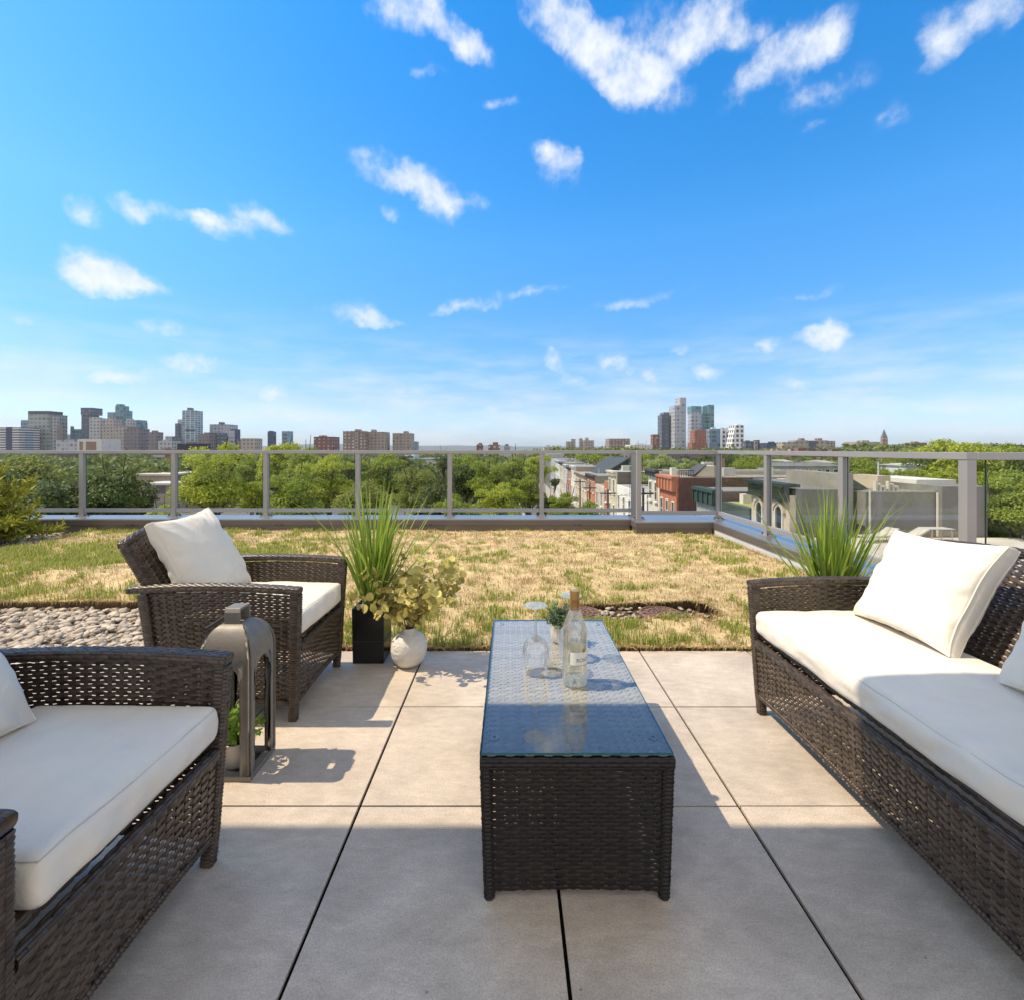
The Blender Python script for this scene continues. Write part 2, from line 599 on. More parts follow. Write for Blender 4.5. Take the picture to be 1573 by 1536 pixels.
def paver_material():
    m, nt, out = new_mat('porcelain_paver')
    tc = node(nt, 'ShaderNodeTexCoord')
    v = tc.outputs['Object']
    big = node(nt, 'ShaderNodeTexNoise', Vector=v, Scale=3.1, Detail=12, Roughness=.62, Distortion=.6)
    mid = node(nt, 'ShaderNodeTexNoise', Vector=node(nt, 'ShaderNodeMapping', Vector=v, Scale=(1, 2.4, 1), Rotation=(0, 0, .5)).outputs[0], Scale=14, Detail=8, Roughness=.7)
    fine = node(nt, 'ShaderNodeTexNoise', Vector=v, Scale=240, Detail=3)
    spot = node(nt, 'ShaderNodeTexVoronoi', Vector=v, Scale=9)
    geo = node(nt, 'ShaderNodeNewGeometry')
    m1 = node(nt, 'ShaderNodeMapRange', Value=big.outputs['Fac'], _1=.3, _2=.7)
    mix = node(nt, 'ShaderNodeMix', {'data_type': 'RGBA'}, Factor=m1.outputs[0])
    mix.inputs[6].default_value = (.47, .395, .318, 1)
    mix.inputs[7].default_value = (.67, .575, .475, 1)

    def mul(a, fac_out, lo, hi, a0=.3, a1=.7):
        r_ = node(nt, 'ShaderNodeMapRange', Value=fac_out, _1=a0, _2=a1, _3=lo, _4=hi)
        x = node(nt, 'ShaderNodeMix', {'data_type': 'RGBA', 'blend_type': 'MULTIPLY'}, Factor=1.0)
        nt.links.new(a, x.inputs[6])
        nt.links.new(r_.outputs[0], x.inputs[7])
        return x.outputs[2]
    c = mul(mix.outputs[2], mid.outputs['Fac'], .82, 1.10)
    c = mul(c, fine.outputs['Fac'], .80, 1.14)
    c = mul(c, geo.outputs['Random Per Island'], .95, 1.04, 0, 1)
    c = mul(c, spot.outputs['Distance'], .55, 1.0, .02, .035)
    bs = node(nt, 'ShaderNodeBsdfPrincipled', Base_Color=c, Roughness=.6)
    bp = node(nt, 'ShaderNodeBump', Strength=.6, Distance=.003, Height=mid.outputs['Fac'])
    b2 = node(nt, 'ShaderNodeBump', Strength=.5, Distance=.001, Height=fine.outputs['Fac'])
    nt.links.new(bp.outputs[0], b2.inputs['Normal'])
    nt.links.new(b2.outputs[0], bs.inputs['Normal'])
    nt.links.new(bs.outputs[0], out.inputs['Surface'])
    return m


m_tile = paver_material()
m_deck = pbr('roof_membrane', (.006, .006, .006), rough=1, spec=.1)
mb = MB()
LAWN_Y = 2.785
rows = [(JY + TILE * k, JY + TILE * (k + 1)) for k in range(-6, 2)]
g_ = .0045
for (y0, y1) in rows:
    for i in range(-9, 9):
        x0, x1 = JX + TILE * i, JX + TILE * (i + 1)
        dz = float(rng.uniform(-.0008, .0008))
        mb.box((x0 + g_, y0 + g_ * .6, -.0112), (x1 - g_, y1 - g_ * .6, dz))
tag(obj('terrace_paving', mb, m_tile, bevel=.0015), kind='structure')
tag(obj('joint_bed', MB().box((-5.6, -2.3, -.044), (5.7, LAWN_Y - .012, -.0115)), m_deck), kind='structure')
mb = MB().box((-11, -4, -.5), (2.95, 7.0, -.045))
mb.box((2.9501, -4, -.5), (7, 3.1, -.045))
tag(obj('roof_deck', mb, m_deck), kind='structure')
m_stucco = pbr('stucco', (.5, .48, .45), rough=.9, bump=.3, bscale=60)
# added out-of-view roof on posts, shaped to cast the shade across the furniture
can = thing('added_canopy', 'added unseen white flat roof on four posts, shaped to shade the near edge of the terrace', 'added_canopy', (-1.8, .9, 0))
obj('slab', MB().box((-5.2, .22, 2.95), (1.7, 1.483, 3.05)), m_stucco, can, bevel=.006)
for x_ in (-5.1, 1.6):
    for y_ in (.30, 1.40):
        x2 = x_ if x_ < 0 else 4.4
        obj('post', MB().box((x2 - .04, y_ - .04, 0), (x2 + .04, y_ + .04, 2.949)), m_stucco, can)
obj('beam', MB().box((1.7005, 1.28, 2.955), (4.46, 1.46, 3.04)), m_stucco, can)
obj('beam', MB().box((1.7005, .24, 2.955), (4.46, .40, 3.04)), m_stucco, can)

# ------------------------------------------------------------------ lawn, soil, gravel
GX = -1.62        # the lawn's notch with gravel: x < GX, y < GY
GY = 3.52


def lawn_h(x, y):
    f_ = min(1.0, max(0.0, (y - LAWN_Y) / .5))
    if x < GX + .3:
        f_ = 1.0
    b_ = min(1.0, max(0.0, (-1.9 - x) / 1.2)) * min(1.0, max(0.0, (y - GY) / .5)) * min(1.0, max(0.0, (5.3 - y) / 1.0))
    return .012 + .034 * f_ + b_ * (.06 + .05 * mnoise.noise((x * 1.7, y * 1.7, 6.6))) + .016 * f_ * 1.5 * mnoise.noise((x * .9, y * .9, 3.1)) + .013 * mnoise.noise((x * 3, y * 3, 1.7))




def in_trench(x, y):
    e = .05 * mnoise.noise((x * 4, y * 4, 8.8))
    return .32 + e < x < 1.36 + e and 3.18 + e < y < 3.5 + e


def in_lawn(x, y):
    e = .03 * mnoise.noise((x * 5, y * 5, 2.2))
    if y < LAWN_Y + .012 + .4 * e or y > 6.72:
        return False
    if x > 2.57:
        return False
    if x < GX + e and y < GY + e:
        return False
    # gravel margin on the far left
    if x < -5.62 + e + .12 * max(0, 6.6 - y) and y > 5.0 + e:
        return False
    return True


m_soil = pbr('dry_turf_soil', (.36, .25, .13), rough=1, scale=7, col2=(.68, .54, .31), bump=.8, bscale=45, bdist=.01, spec=.1)
m_earth = pbr('dark_earth', (.05, .036, .024), rough=1, scale=25, col2=(.13, .09, .055), bump=.9, bscale=60, bdist=.01, spec=.1)
# lawn sheet, 5 cm cells, with vertical earth edges where it stops
mbl, mbe = MB(), MB()
cs = .06
xs = np.arange(-9.3, 2.6, cs)
ys = np.arange(LAWN_Y, 6.78, cs)
ok = {}
hh = {}
for i, x in enumerate(xs):
    for j, y in enumerate(ys):
        ok[i, j] = in_lawn(x + cs / 2, y + cs / 2) and not in_trench(x + cs / 2, y + cs / 2)


def hv(i, j):
    if (i, j) not in hh:
        hh[i, j] = lawn_h(xs[0] + i * cs, ys[0] + j * cs)
    return hh[i, j]


vv, vid, ff, ee = [], {}, [], []


def gv(i, j):
    if (i, j) not in vid:
        vid[i, j] = len(vv)
        jx = .02 * mnoise.noise((i * .7, j * .7, 4.4))
        jy = .02 * mnoise.noise((i * .7, j * .7, 9.4))
        vv.append((xs[0] + i * cs + jx, ys[0] + j * cs + jy, hv(i, j)))
    return vid[i, j]


for (i, j), k in ok.items():
    if not k:
        continue
    ff.append((gv(i, j), gv(i + 1, j), gv(i + 1, j + 1), gv(i, j + 1)))
    for (di, dj, a, b) in ((-1, 0, (i, j + 1), (i, j)), (1, 0, (i + 1, j), (i + 1, j + 1)), (0, -1, (i, j), (i + 1, j)), (0, 1, (i + 1, j + 1), (i, j + 1))):
        if not ok.get((i + di, j + dj), False):
            ee.append((gv(*a), gv(*b)))
mbl.add(vv, np.array(ff))
tag(obj('lawn', mbl, m_soil, smooth=True), kind='structure')
ev, ef = [], []
for a, b in ee:
    pa, pb = vv[a], vv[b]
    k = len(ev)
    ev += [pa, pb, (pb[0], pb[1], -.045), (pa[0], pa[1], -.045)]
    ef.append((k, k + 1, k + 2, k + 3))
mbe.add(ev, np.array(ef))
tag(obj('lawn_edge', mbe, m_earth), kind='structure')

# grass blades
N = 420000
gx = rng.uniform(-7.4, 2.6, N)
t_ = rng.random(N)
gy = LAWN_Y + (6.72 - LAWN_Y) * t_ ** 1.25
vis = np.abs(gx / gy) < 1.12
gx, gy = gx[vis], gy[vis]


def vnoise(x, y, s, z):
    return np.array([mnoise.noise((a * s, b * s, z)) for a, b in zip(x, y)])


keep = np.array([in_lawn(a, b) and not in_trench(a, b) for a, b in zip(gx, gy)])
gx, gy = gx[keep], gy[keep]
n1 = vnoise(gx, gy, 1.1, 5.0)
n2 = vnoise(gx, gy, 4.5, 15.0)
n3 = vnoise(gx, gy, 11.0, 25.0)
n4 = vnoise(gx, gy, 27.0, 35.0)
green = .34 * n1 + .52 * n2 + .42 * n3 + .36 * n4 - .02
green += np.clip((-1.5 - gx) / 1.6, 0, 1) * (.40 + .5 * n1)            # the left of the lawn is greener
green += np.clip((3.75 - gy) / .9, 0, 1) * .33             # and so is its near rim
green -= np.clip((gy - 4.6) / 2.2, 0, 1) * .10
gm = np.clip((green * 1.35 + .06) / .5, 0, 1) ** 1.25
dens = (.6 + .4 * gm) * np.clip(.75 + 1.6 * vnoise(gx, gy, 6.0, 55.0), .18, 1)
keep = rng.random(len(gx)) < dens
gx, gy, gm, n3, n1 = gx[keep], gy[keep], gm[keep], n3[keep], n1[keep]
n = len(gx)
gz = np.array([lawn_h(a, b) for a, b in zip(gx, gy)]) - .004
isg = rng.random(n) < gm * .9 + .04
hgt = np.where(isg, rng.uniform(.014, .050, n) * (.55 + .8 * gm), rng.uniform(.008, .036, n) * np.clip(1 + 1.2 * n3, .4, 1.8))
wd = rng.uniform(.0014, .0030, n) * (.8 + gy * .13)
az = rng.uniform(0, 2 * PI, n)
tilt = np.where(isg, rng.normal(0, .45, n), rng.normal(0, .95, n))
dx, dy = np.cos(az), np.sin(az)
px_, py_ = -dy, dx
sway = hgt * np.sin(tilt)
rise = hgt * np.abs(np.cos(tilt)) + .003
V = np.zeros((n, 5, 3))
b0 = np.stack([gx, gy, gz], 1)
side = np.stack([px_ * wd, py_ * wd, np.zeros(n)], 1)
mid = b0 + np.stack([dx * sway * .4, dy * sway * .4, rise * .6], 1)
tip = b0 + np.stack([dx * sway * 1.2, dy * sway * 1.2, rise], 1)
V[:, 0], V[:, 1] = b0 - side, b0 + side
V[:, 2], V[:, 3] = mid + side * .75, mid - side * .75
V[:, 4] = tip
i5 = np.arange(n)[:, None] * 5
mb = MB().add(V.reshape(-1, 3), [i5 + np.array([[0, 1, 2, 3]]), i5 + np.array([[3, 2, 4]])])
r1 = rng.random(n)[:, None]
straw = np.array([.55, .44, .26]) * (1 - r1) + np.array([.86, .77, .54]) * r1
rust = rng.random(n) < .18
straw[rust] = np.array([.46, .27, .12])
straw *= (1 + .22 * n1[:, None])
br_ = np.clip((vnoise(gx, gy, 3.3, 71.0) - .12) * 3.2, 0, .8)[:, None]
straw = straw * (1 - br_) + np.array([.42, .30, .15]) * br_
dry = rng.random(n) < .25
leaf = np.array([.16, .23, .03]) * (1 - r1) + np.array([.44, .50, .11]) * r1
leaf[dry] = np.array([.55, .48, .20])
cc = np.where(isg[:, None], leaf, straw)
m_grass = vcol_mat('grass', .85, .28)
# dry fringe hanging over the cut edges of the turf
fr_v, fr_c = [], []
for a, b in ee:
    pa, pb = np.array(vv[a]), np.array(vv[b])
    if abs(pa[0]) / pa[1] > 1.2 or pa[1] > 6.5:
        continue
    d_ = pb - pa
    o2 = np.array([d_[1], -d_[0], 0]) / (np.linalg.norm(d_[:2]) + 1e-9)
    for k in range(34):
        q = pa + d_ * rng.random() - o2 * rng.uniform(-.004, .02)
        L_ = rng.uniform(.02, .065)
        dr = o2 * rng.uniform(.2, 1.0) + d_ / np.linalg.norm(d_) * rng.normal(0, .7)
        w_ = np.array([-dr[1], dr[0], 0]) * rng.uniform(.0012, .0024)
        m1_ = q + dr * L_ * .5 + np.array([0, 0, L_ * rng.uniform(.05, .5)])
        t1_ = m1_ + dr * L_ * .4 + np.array([0, 0, -L_ * rng.uniform(.1, .7)])
        fr_v.append([q - w_, q + w_, m1_ + w_ * .8, m1_ - w_ * .8, t1_])
        u_ = rng.random()
        fr_c.append(np.array([.36, .20, .08]) if u_ < .35 else (np.array([.30, .36, .07]) if u_ > .82 else np.array([.66, .50, .27]) * rng.uniform(.6, 1.2)))
fr_v = np.array(fr_v)
nf = len(fr_v)
j5 = np.arange(nf)[:, None] * 5
mb.add(fr_v.reshape(-1, 3), [j5 + np.array([[0, 1, 2, 3]]), j5 + np.array([[3, 2, 4]])])
cc = np.vstack([cc, np.array(fr_c)])
tag(obj('grass', mb, m_grass, vcol=np.repeat(cc, 5, 0)), kind='stuff')

# pebbles
_phi = (1 + 5 ** .5) / 2
ICO_V = np.array([(-1, _phi, 0), (1, _phi, 0), (-1, -_phi, 0), (1, -_phi, 0), (0, -1, _phi), (0, 1, _phi), (0, -1, -_phi), (0, 1, -_phi), (_phi, 0, -1), (_phi, 0, 1), (-_phi, 0, -1), (-_phi, 0, 1)], float)
ICO_V /= np.linalg.norm(ICO_V[0])
ICO_F = np.array([(0, 11, 5), (0, 5, 1), (0, 1, 7), (0, 7, 10), (0, 10, 11), (1, 5, 9), (5, 11, 4), (11, 10, 2), (10, 7, 6), (7, 1, 8), (3, 9, 4), (3, 4, 2), (3, 2, 6), (3, 6, 8), (3, 8, 9), (4, 9, 5), (2, 4, 11), (6, 2, 10), (8, 6, 7), (9, 8, 1)])


def ico2():
    vs = [tuple(v) for v in ICO_V]
    cache, fs = {}, []

    def mid(a, b):
        k = (min(a, b), max(a, b))
        if k not in cache:
            q = (np.array(vs[a]) + np.array(vs[b]))
            q /= np.linalg.norm(q)
            cache[k] = len(vs)
            vs.append(tuple(q))
        return cache[k]
    for a, b, c in ICO_F:
        ab, bc, ca = mid(a, b), mid(b, c), mid(c, a)
        fs += [(a, ab, ca), (b, bc, ab), (c, ca, bc), (ab, bc, ca)]
    return np.array(vs), np.array(fs)


I2V, I2F = ico2()


def stones(mb, pts, size, base=(I2V, I2F), flat=.45):
    bv, bf = base
    n = len(pts)
    s = rng.uniform(size[0], size[1], n)
    sc = np.stack([s * rng.uniform(.8, 1.5, n), s * rng.uniform(.6, 1.0, n), s * rng.uniform(.35, .6, n) * flat / .45], 1)
    V = bv[None] * (1 + rng.uniform(-.13, .13, (n, len(bv), 1))) * sc[:, None, :]
    a = rng.uniform(0, 2 * PI, n)
    t = rng.normal(0, .35, n)
    ca, sa = np.cos(a)[:, None], np.sin(a)[:, None]
    ct, st = np.cos(t)[:, None], np.sin(t)[:, None]
    x, y, z = V[..., 0], V[..., 1], V[..., 2]
    x, z = x * ct + z * st, -x * st + z * ct
    x, y = x * ca - y * sa, x * sa + y * ca
    V = np.stack([x, y, z], -1) + np.asarray(pts)[:, None, :]
    mb.add(V.reshape(-1, 3), (np.arange(n)[:, None, None] * len(bv) + bf[None]).reshape(-1, 3))


m_peb = pbr('river_pebbles', (.20, .165, .13), rough=.75, scale=30, col2=(.62, .53, .42), island=.8, bump=.2, bscale=120)
m_bed = pbr('gravel_bed', (.12, .105, .09), rough=1, scale=60, col2=(.22, .2, .17))
mb = MB().box((-9.4, LAWN_Y - .2, -.045), (GX + .1, GY + .1, -.022))
mb.box((-9.4, 4.9, -.0452), (-5.2, 6.72, -.015))
tag(obj('trench_earth', MB().box((.2, 3.08, -.0451), (1.5, 3.6, -.008)), m_earth), kind='structure')
tag(obj('gravel_bed', mb, m_bed), kind='structure')
mb = MB()
pp = []
for k in range(3400):
    x, y = rng.uniform(-4.6, GX + .02), rng.uniform(LAWN_Y - .01, GY + .02)
    if x / y > -1.18:
        pp.append((x, y, rng.uniform(-.022, .004)))
stones(mb, pp, (.014, .030))
pp = []
for k in range(1900):
    x, y = rng.uniform(-8.0, -5.2), rng.uniform(4.9, 6.7)
    if x / y > -1.3 and not in_lawn(x, y):
        pp.append((x, y, rng.uniform(-.01, .012)))
stones(mb, pp, (.018, .04), base=(ICO_V, ICO_F))
tag(obj('gravel', mb, m_peb, smooth=True), kind='stuff')
mb = MB()
pp = [(rng.uniform(.34, 1.34), rng.uniform(3.17, 3.5), rng.uniform(-.01, .012)) for k in range(190)]
stones(mb, pp, (.010, .022))
tag(obj('trench_gravel', mb, m_peb, smooth=True), kind='stuff')

# drain covers in the trench
m_rust = pbr('rusty_iron', (.13, .075, .055), rough=.8, scale=40, col2=(.24, .15, .12), bump=.4, bscale=150, metal=.2)


def drain_cover(x, y, label):
    t = thing('drain_cover', label, 'drain cover', (x, y, 0), 'round drain covers in the lawn')
    z = .012
    mb = MB().lathe([(0, z), (.13, z), (.142, z), (.145, z + .004), (.145, z + .016), (.138, z + .02), (.128, z + .02), (.126, z + .012), (0, z + .012)], (x, y, 0), 40)
    obj('plate', mb, m_rust, t, smooth=True, sharp=40)
    mb = MB()
    for r in (.03, .06, .092):
        mb.lathe([(r - .007, z + .010), (r - .006, z + .019), (r + .006, z + .019), (r + .007, z + .010)], (x, y, 0), 36)
    for k in range(12):
        a = k * PI / 6
        d = Vector((math.cos(a), math.sin(a), 0))
        s = Vector((-d.y, d.x, 0)) * .004
        p0, p1 = Vector((x, y, z + .010)) + d * .038, Vector((x, y, z + .010)) + d * .124
        up = Vector((0, 0, .0078))
        mb.hexa([p0 - s, p1 - s, p1 + s, p0 + s, p0 - s + up, p1 - s + up, p1 + s + up, p0 + s + up])
    obj('ribs', mb, m_rust, t)
    return t


drain_cover(1.02, 3.33, 'rusty round drain cover lying among pebbles in the open trench of the lawn')
drain_cover(.47, 3.34, 'rusty round drain cover peeping out behind the wine bottle')

# steel edging round the juniper bed on the far left
m_steel = pbr('dark_steel', (.06, .06, .065), rough=.5, metal=.6)
mb = MB().box((-9.0, 5.02, -.04), (-5.28, 5.035, .06))
e = obj('edging_strip', mb, m_steel, loc=(-6.5, 5.0, 0), bevel=.002)
tag(e, 'low dark metal edging strip between the gravel and the lawn on the left', 'edging')

# ------------------------------------------------------------------ parapets and glass railings
m_alu = pbr('grey_aluminium', (.36, .35, .355), rough=.42, var=.06, scale=3, metal=.35, spec=.5)
m_cop = pbr('coping_metal', (.36, .36, .375), rough=.28, var=.08, scale=2, metal=.75)
m_fas = pbr('fascia_metal', (.15, .135, .13), rough=.5, var=.1, scale=2, metal=.35)
m_mem = pbr('white_membrane', (.62, .62, .62), rough=.7, var=.06, scale=3)
m_pane = thin_glass('railing_glass', (.93, .96, .95), gain=.3, top=.16)
m_edge = pbr('glass_edge', (.02, .07, .065), rough=.2)
m_black = pbr('black_gasket', (.012, .012, .012), rough=.6)
RAIL_TOP = 1.112
COP = .2


def parapet(name, x0, x1, y0, y1, label, ins=None):
    """a roof kerb: wall, a proud fascia and a metal coping; ins = side that faces the lawn"""
    t = thing(name, label, 'parapet', ((x0 + x1) / 2, (y0 + y1) / 2, 0), 'metal capped parapets round the roof lawn')
    mb = MB().box((x0 + .012, y0 + .012, -.6), (x1 - .012, y1 - .012, COP - .072))
    obj('wall', mb, m_mem if ins == 'x' else m_fas, t)
    mb = MB().box((x0 - .004, y0 - .004, COP - .085), (x1, y1, COP - .012))
    obj('fascia', mb, m_fas, t, bevel=.004)
    mb = MB().box((x0 - .002, y0 - .002, COP - .014), (x1 - .002, y1 - .002, COP))
    c = obj('coping', mb, m_cop, t, bevel=.003)
    if x1 - x0 > y1 - y0:
        k = x0 + .9
        while k < x1 - .2:
            for d in (-.03, .02, .05):
                mb = MB().lathe([(.0001, 0), (.011, 0), (.011, .006), (.0001, .009)], (0, 0, 0), 10)
                v = mb.v[-1]
                mb.v[-1] = np.stack([v[:, 0] + k + d, np.full(len(v), y0 - .004) - v[:, 2], v[:, 1] + COP - .078], 1)
                obj('screw', mb, m_steel, t)
            k += 2.0
    return t


parapet('parapet', -10.0, 1.62, 6.60, 7.02, 'long dark metal parapet along the far edge of the lawn')
parapet('parapet', 1.625, 2.62, 6.34, 7.02, 'short jutting parapet block at the far right corner of the lawn')
parapet('parapet', 2.625, 3.02, 2.86, 7.0, 'pale sided parapet running back along the right of the lawn', 'x')
parapet('parapet', 3.025, 6.5, 2.86, 3.22, 'parapet behind the sofa running off to the right')


def railing(posts, label, loc, first=True, last=True, pane_gap=.05, corner_w=None):
    """posts: list of (x, y) in a straight line; the rail spans them"""
    t = thing('glass_railing', label, 'railing', loc, 'glass railings round the roof')
    a, b = Vector((*posts[0], 0)), Vector((*posts[-1], 0))
    d = (b - a).normalized()
    n = Vector((-d.y, d.x, 0))
    hw = .03

    def bar(p, q, w, z0, z1):
        s = n * w
        return [p - s + Vector((0, 0, z0)), q - s + Vector((0, 0, z0)), q + s + Vector((0, 0, z0)), p + s + Vector((0, 0, z0)),
                p - s + Vector((0, 0, z1)), q - s + Vector((0, 0, z1)), q + s + Vector((0, 0, z1)), p + s + Vector((0, 0, z1))]
    mb = MB().hexa(bar(a - d * hw, b + d * hw, .034, RAIL_TOP - .045, RAIL_TOP))
    obj('top_rail', mb, m_alu, t, bevel=.003)
    for i, p in enumerate(posts):
        p = Vector((*p, 0))
        if (i == 0 and not first) or (i == len(posts) - 1 and not last):
            continue
        w = hw
        po = obj('post', MB().hexa(bar(p - d * w, p + d * w, w, COP + .006, RAIL_TOP - .0455)), m_alu, t, bevel=.003)
        mb = MB().hexa(bar(p - d * .075, p + d * .075, .055, COP + .0005, COP + .008))
        obj('base_plate', mb, m_alu, po)
        for sx in (-1, 1):
            for sn in (-.03, .03):
                q = p + d * .056 * sx + n * sn + Vector((0, 0, COP + .0078))
                obj('bolt', MB().lathe([(.0001, .016), (.009, .016), (.009, 0)], q, 6), m_steel, po)
    for i in range(len(posts) - 1):
        p, q = Vector((*posts[i], 0)), Vector((*posts[i + 1], 0))
        obj('bottom_rail', MB().hexa(bar(p + d * (hw + .0005), q - d * (hw + .0005), .02, COP + .055, COP + .105)), m_alu, t, bevel=.002)
        z0, z1 = COP + .106, RAIL_TOP - .047
        p2, q2 = p + d * pane_gap, q - d * pane_gap
        up0, up1 = Vector((0, 0, z0)), Vector((0, 0, z1))
        pn = obj('glass_pane', MB().add([p2 + up0, q2 + up0, q2 + up1, p2 + up1], np.array([(0, 1, 2, 3)])), m_pane, t)
        for e_, s in ((p2, -1), (q2, 1)):
            obj('pane_edge', MB().hexa(bar(e_ - d * .002, e_ + d * .002, .004, z0, z1)), m_edge, pn)
    return t


fy = 6.91
fx = [X_at(127 + 141 * k, fy) for k in range(-3, 7)]
railing([(x, fy) for x in fx], 'long glass railing along the far edge before the treetops', (-3, fy, COP))
railing([(X_at(981, 6.62), 6.62), (2.81, 6.62)], 'short glass railing in front of the brick houses, at the jog', (2.2, 6.62, COP), last=False)
railing([(2.81, 3.02), (2.81, 4.14), (2.81, 5.36), (2.81, 6.62)], 'glass railing running back along the right of the lawn', (2.81, 5, COP))
railing([(2.81 + .062, 3.02), (4.1, 3.02), (5.3, 3.02)], 'glass railing behind the sofa running off to the right', (4.1, 3.02, COP), first=False)
# ------------------------------------------------------------------ wicker
m_wick = pbr('wicker_strip', (.026, .018, .0135), rough=.33, scale=35, col2=(.124, .090, .066), island=.6, spec=.5, bump=.15, bscale=500, bdist=.0006)
m_wrap = pbr('wicker_wrap', (.025, .0175, .013), rough=.34, scale=50, col2=(.108, .078, .057), island=.6, spec=.5, bump=.15, bscale=500, bdist=.0006)
m_wick_dk = pbr('dark_wicker_strip', (.007, .0052, .005), rough=.5, scale=35, col2=(.020, .015, .013), island=.6, spec=.4)
m_wrap_dk = pbr('dark_wicker_wrap', (.007, .0052, .005), rough=.5, scale=70, col2=(.020, .015, .013), island=.6, spec=.4)
m_cush = pbr('cream_canvas', (.77, .72, .635), rough=.9, var=.035, scale=9, bump=.5, bscale=650, bdist=.0010, sheen=.15, spec=.2, wrinkle=.4)
m_seam = pbr('seam_thread', (.55, .53, .48), rough=.9, var=.05)


def weave(mb, S, U, V, n, pitch=.032, row=.0105, amp=.0029, gap=.00115):
    """real woven strips over stakes; S(u, v) in 0..1 gives points, n the panel's normal (vector or function)"""
    nu = max(8, int(U / pitch * 8) + 1)
    us = np.linspace(0, U, nu)
    nr = max(2, int(round(V / row)))
    rh = V / nr
    n = np.asarray(n, float)
    for j in range(nr):
        v0 = (j + .5) * rh
        ph = np.cos(PI * us / pitch + PI * j)
        off = amp * np.clip((ph + .22) * 2.4, -1, 1) + rng.normal(0, .00025, nu)
        hw = (.00585 - gap * (1 - np.abs(ph)) ** 1.5) * rh / .0105
        pts = np.zeros((nu, 3, 3))
        for k, (s, o) in enumerate(((-1, -.0010), (0, .0010), (1, -.0010))):
            pts[:, k] = S(us / U, np.clip((v0 + s * hw) / V, 0, 1)) + n * (off + o)[:, None]
        mb.grid(pts)
    ns = int(U / pitch)
    nv = max(2, int(V / .05) + 1)
    vs = np.linspace(0, 1, nv)
    for k in range(ns + 1):
        u = k * pitch
        pts = np.zeros((2, nv, 3))
        for q, s in enumerate((-.0060, .0060)):
            pts[q] = S(np.full(nv, min(max((u + s) / U, 0), 1)), vs)
        mb.grid(pts)
    return mb


def wrap_bar(mb, path, w, h, side, rad=.009, brick=.034, colw=.0115, amp=.0026, step=.008, taper=None):
    """a steel bar wrapped in woven strip: swept rounded rectangle with a brick-like relief"""
    path = np.asarray(path, float)
    seg = np.linalg.norm(np.diff(path, axis=0), axis=1)
    s = np.concatenate([[0], np.cumsum(seg)])
    ns = max(4, int(s[-1] / step))
    ss = np.linspace(0, s[-1], ns)
    p = np.stack([np.interp(ss, s, path[:, k]) for k in range(3)], 1)
    t = np.gradient(p, axis=0)
    t /= np.linalg.norm(t, axis=1)[:, None]
    side = np.asarray(side, float)
    a = side[None] - t * (t @ side)[:, None]
    a /= np.linalg.norm(a, axis=1)[:, None]
    b = np.cross(t, a)
    # perimeter of the rounded rectangle
    pr, nn = [], []
    hw, hh = w / 2 - rad, h / 2 - rad
    for (cx_, cy_, a0) in ((hw, hh, 0), (-hw, hh, 90), (-hw, -hh, 180), (hw, -hh, 270)):
        for q in (0, 30, 60, 90):
            ang = R(a0 + q)
            pr.append((cx_ + rad * math.cos(ang), cy_ + rad * math.sin(ang)))
            nn.append((math.cos(ang), math.sin(ang)))
    pr.append(pr[0])
    nn.append(nn[0])
    pr, nn = np.array(pr), np.array(nn)
    per = np.concatenate([[0], np.cumsum(np.linalg.norm(np.diff(pr, axis=0), axis=1))])
    tot = per[-1]

    def surf(sv, qv, o):
        """point at arc length sv, perimeter position qv, raised by o (arrays of the same shape)"""
        qv = np.mod(qv, tot)
        c_ = [np.interp(qv, per, pr[:, k]) for k in (0, 1)]
        n_ = [np.interp(qv, per, nn[:, k]) for k in (0, 1)]
        tp = 1.0 if taper is None else np.interp(sv / s[-1], [0, 1], taper)
        out = np.zeros(sv.shape + (3,))
        for k in range(3):
            pk, ak, bk = np.interp(sv, ss, p[:, k]), np.interp(sv, ss, a[:, k]), np.interp(sv, ss, b[:, k])
            out[..., k] = pk + ak * (c_[0] * tp + n_[0] * o) + bk * (c_[1] * tp + n_[1] * o)
        return out
    # the bar itself
    nq = 20
    qq = np.linspace(0, tot, nq, endpoint=False)
    sb = np.linspace(0, s[-1], max(4, int(s[-1] / .03)))
    g = surf(np.broadcast_to(sb[None], (nq, len(sb))), np.broadcast_to(qq[:, None], (nq, len(sb))), -.0022)
    base = mb.n
    mb.grid(g, closed_u=True)
    m, ns_ = nq, len(sb)
    mb.f.append(np.array([[base + k * ns_ for k in range(m)]]))
    mb.f.append(np.array([[base + k * ns_ + ns_ - 1 for k in range(m)][::-1]]))
    # the strands that show, each a raised patch
    ncol = max(4, int(round(tot / colw)))
    cw = tot / ncol
    nl = max(1, int(round(s[-1] / brick)))
    bl_ = s[-1] / nl
    fs = np.linspace(-1, 1, 6 if brick > .015 else 4)
    fq = np.linspace(-1, 1, 5)
    FS, FQ = np.meshgrid(fs, fq, indexing='ij')
    bul = np.minimum((1 - np.abs(FS) ** 4), (1 - np.abs(FQ) ** 4))
    for c_ in range(ncol):
        for l_ in range(nl + 1):
            s0 = (l_ - .5 * (c_ % 2)) * bl_
            e0, e1 = max(0, s0 + .0006), min(s[-1], s0 + bl_ - .0006)
            if e1 - e0 < bl_ * .25:
                continue
            j_ = rng.normal(0, .00035)
            sv = e0 + (e1 - e0) * (FS + 1) / 2
            qv = (c_ + .5) * cw + FQ * (cw / 2 - .0004)
            mb.grid(surf(sv, qv, -.0016 + amp * bul + j_))
    return mb


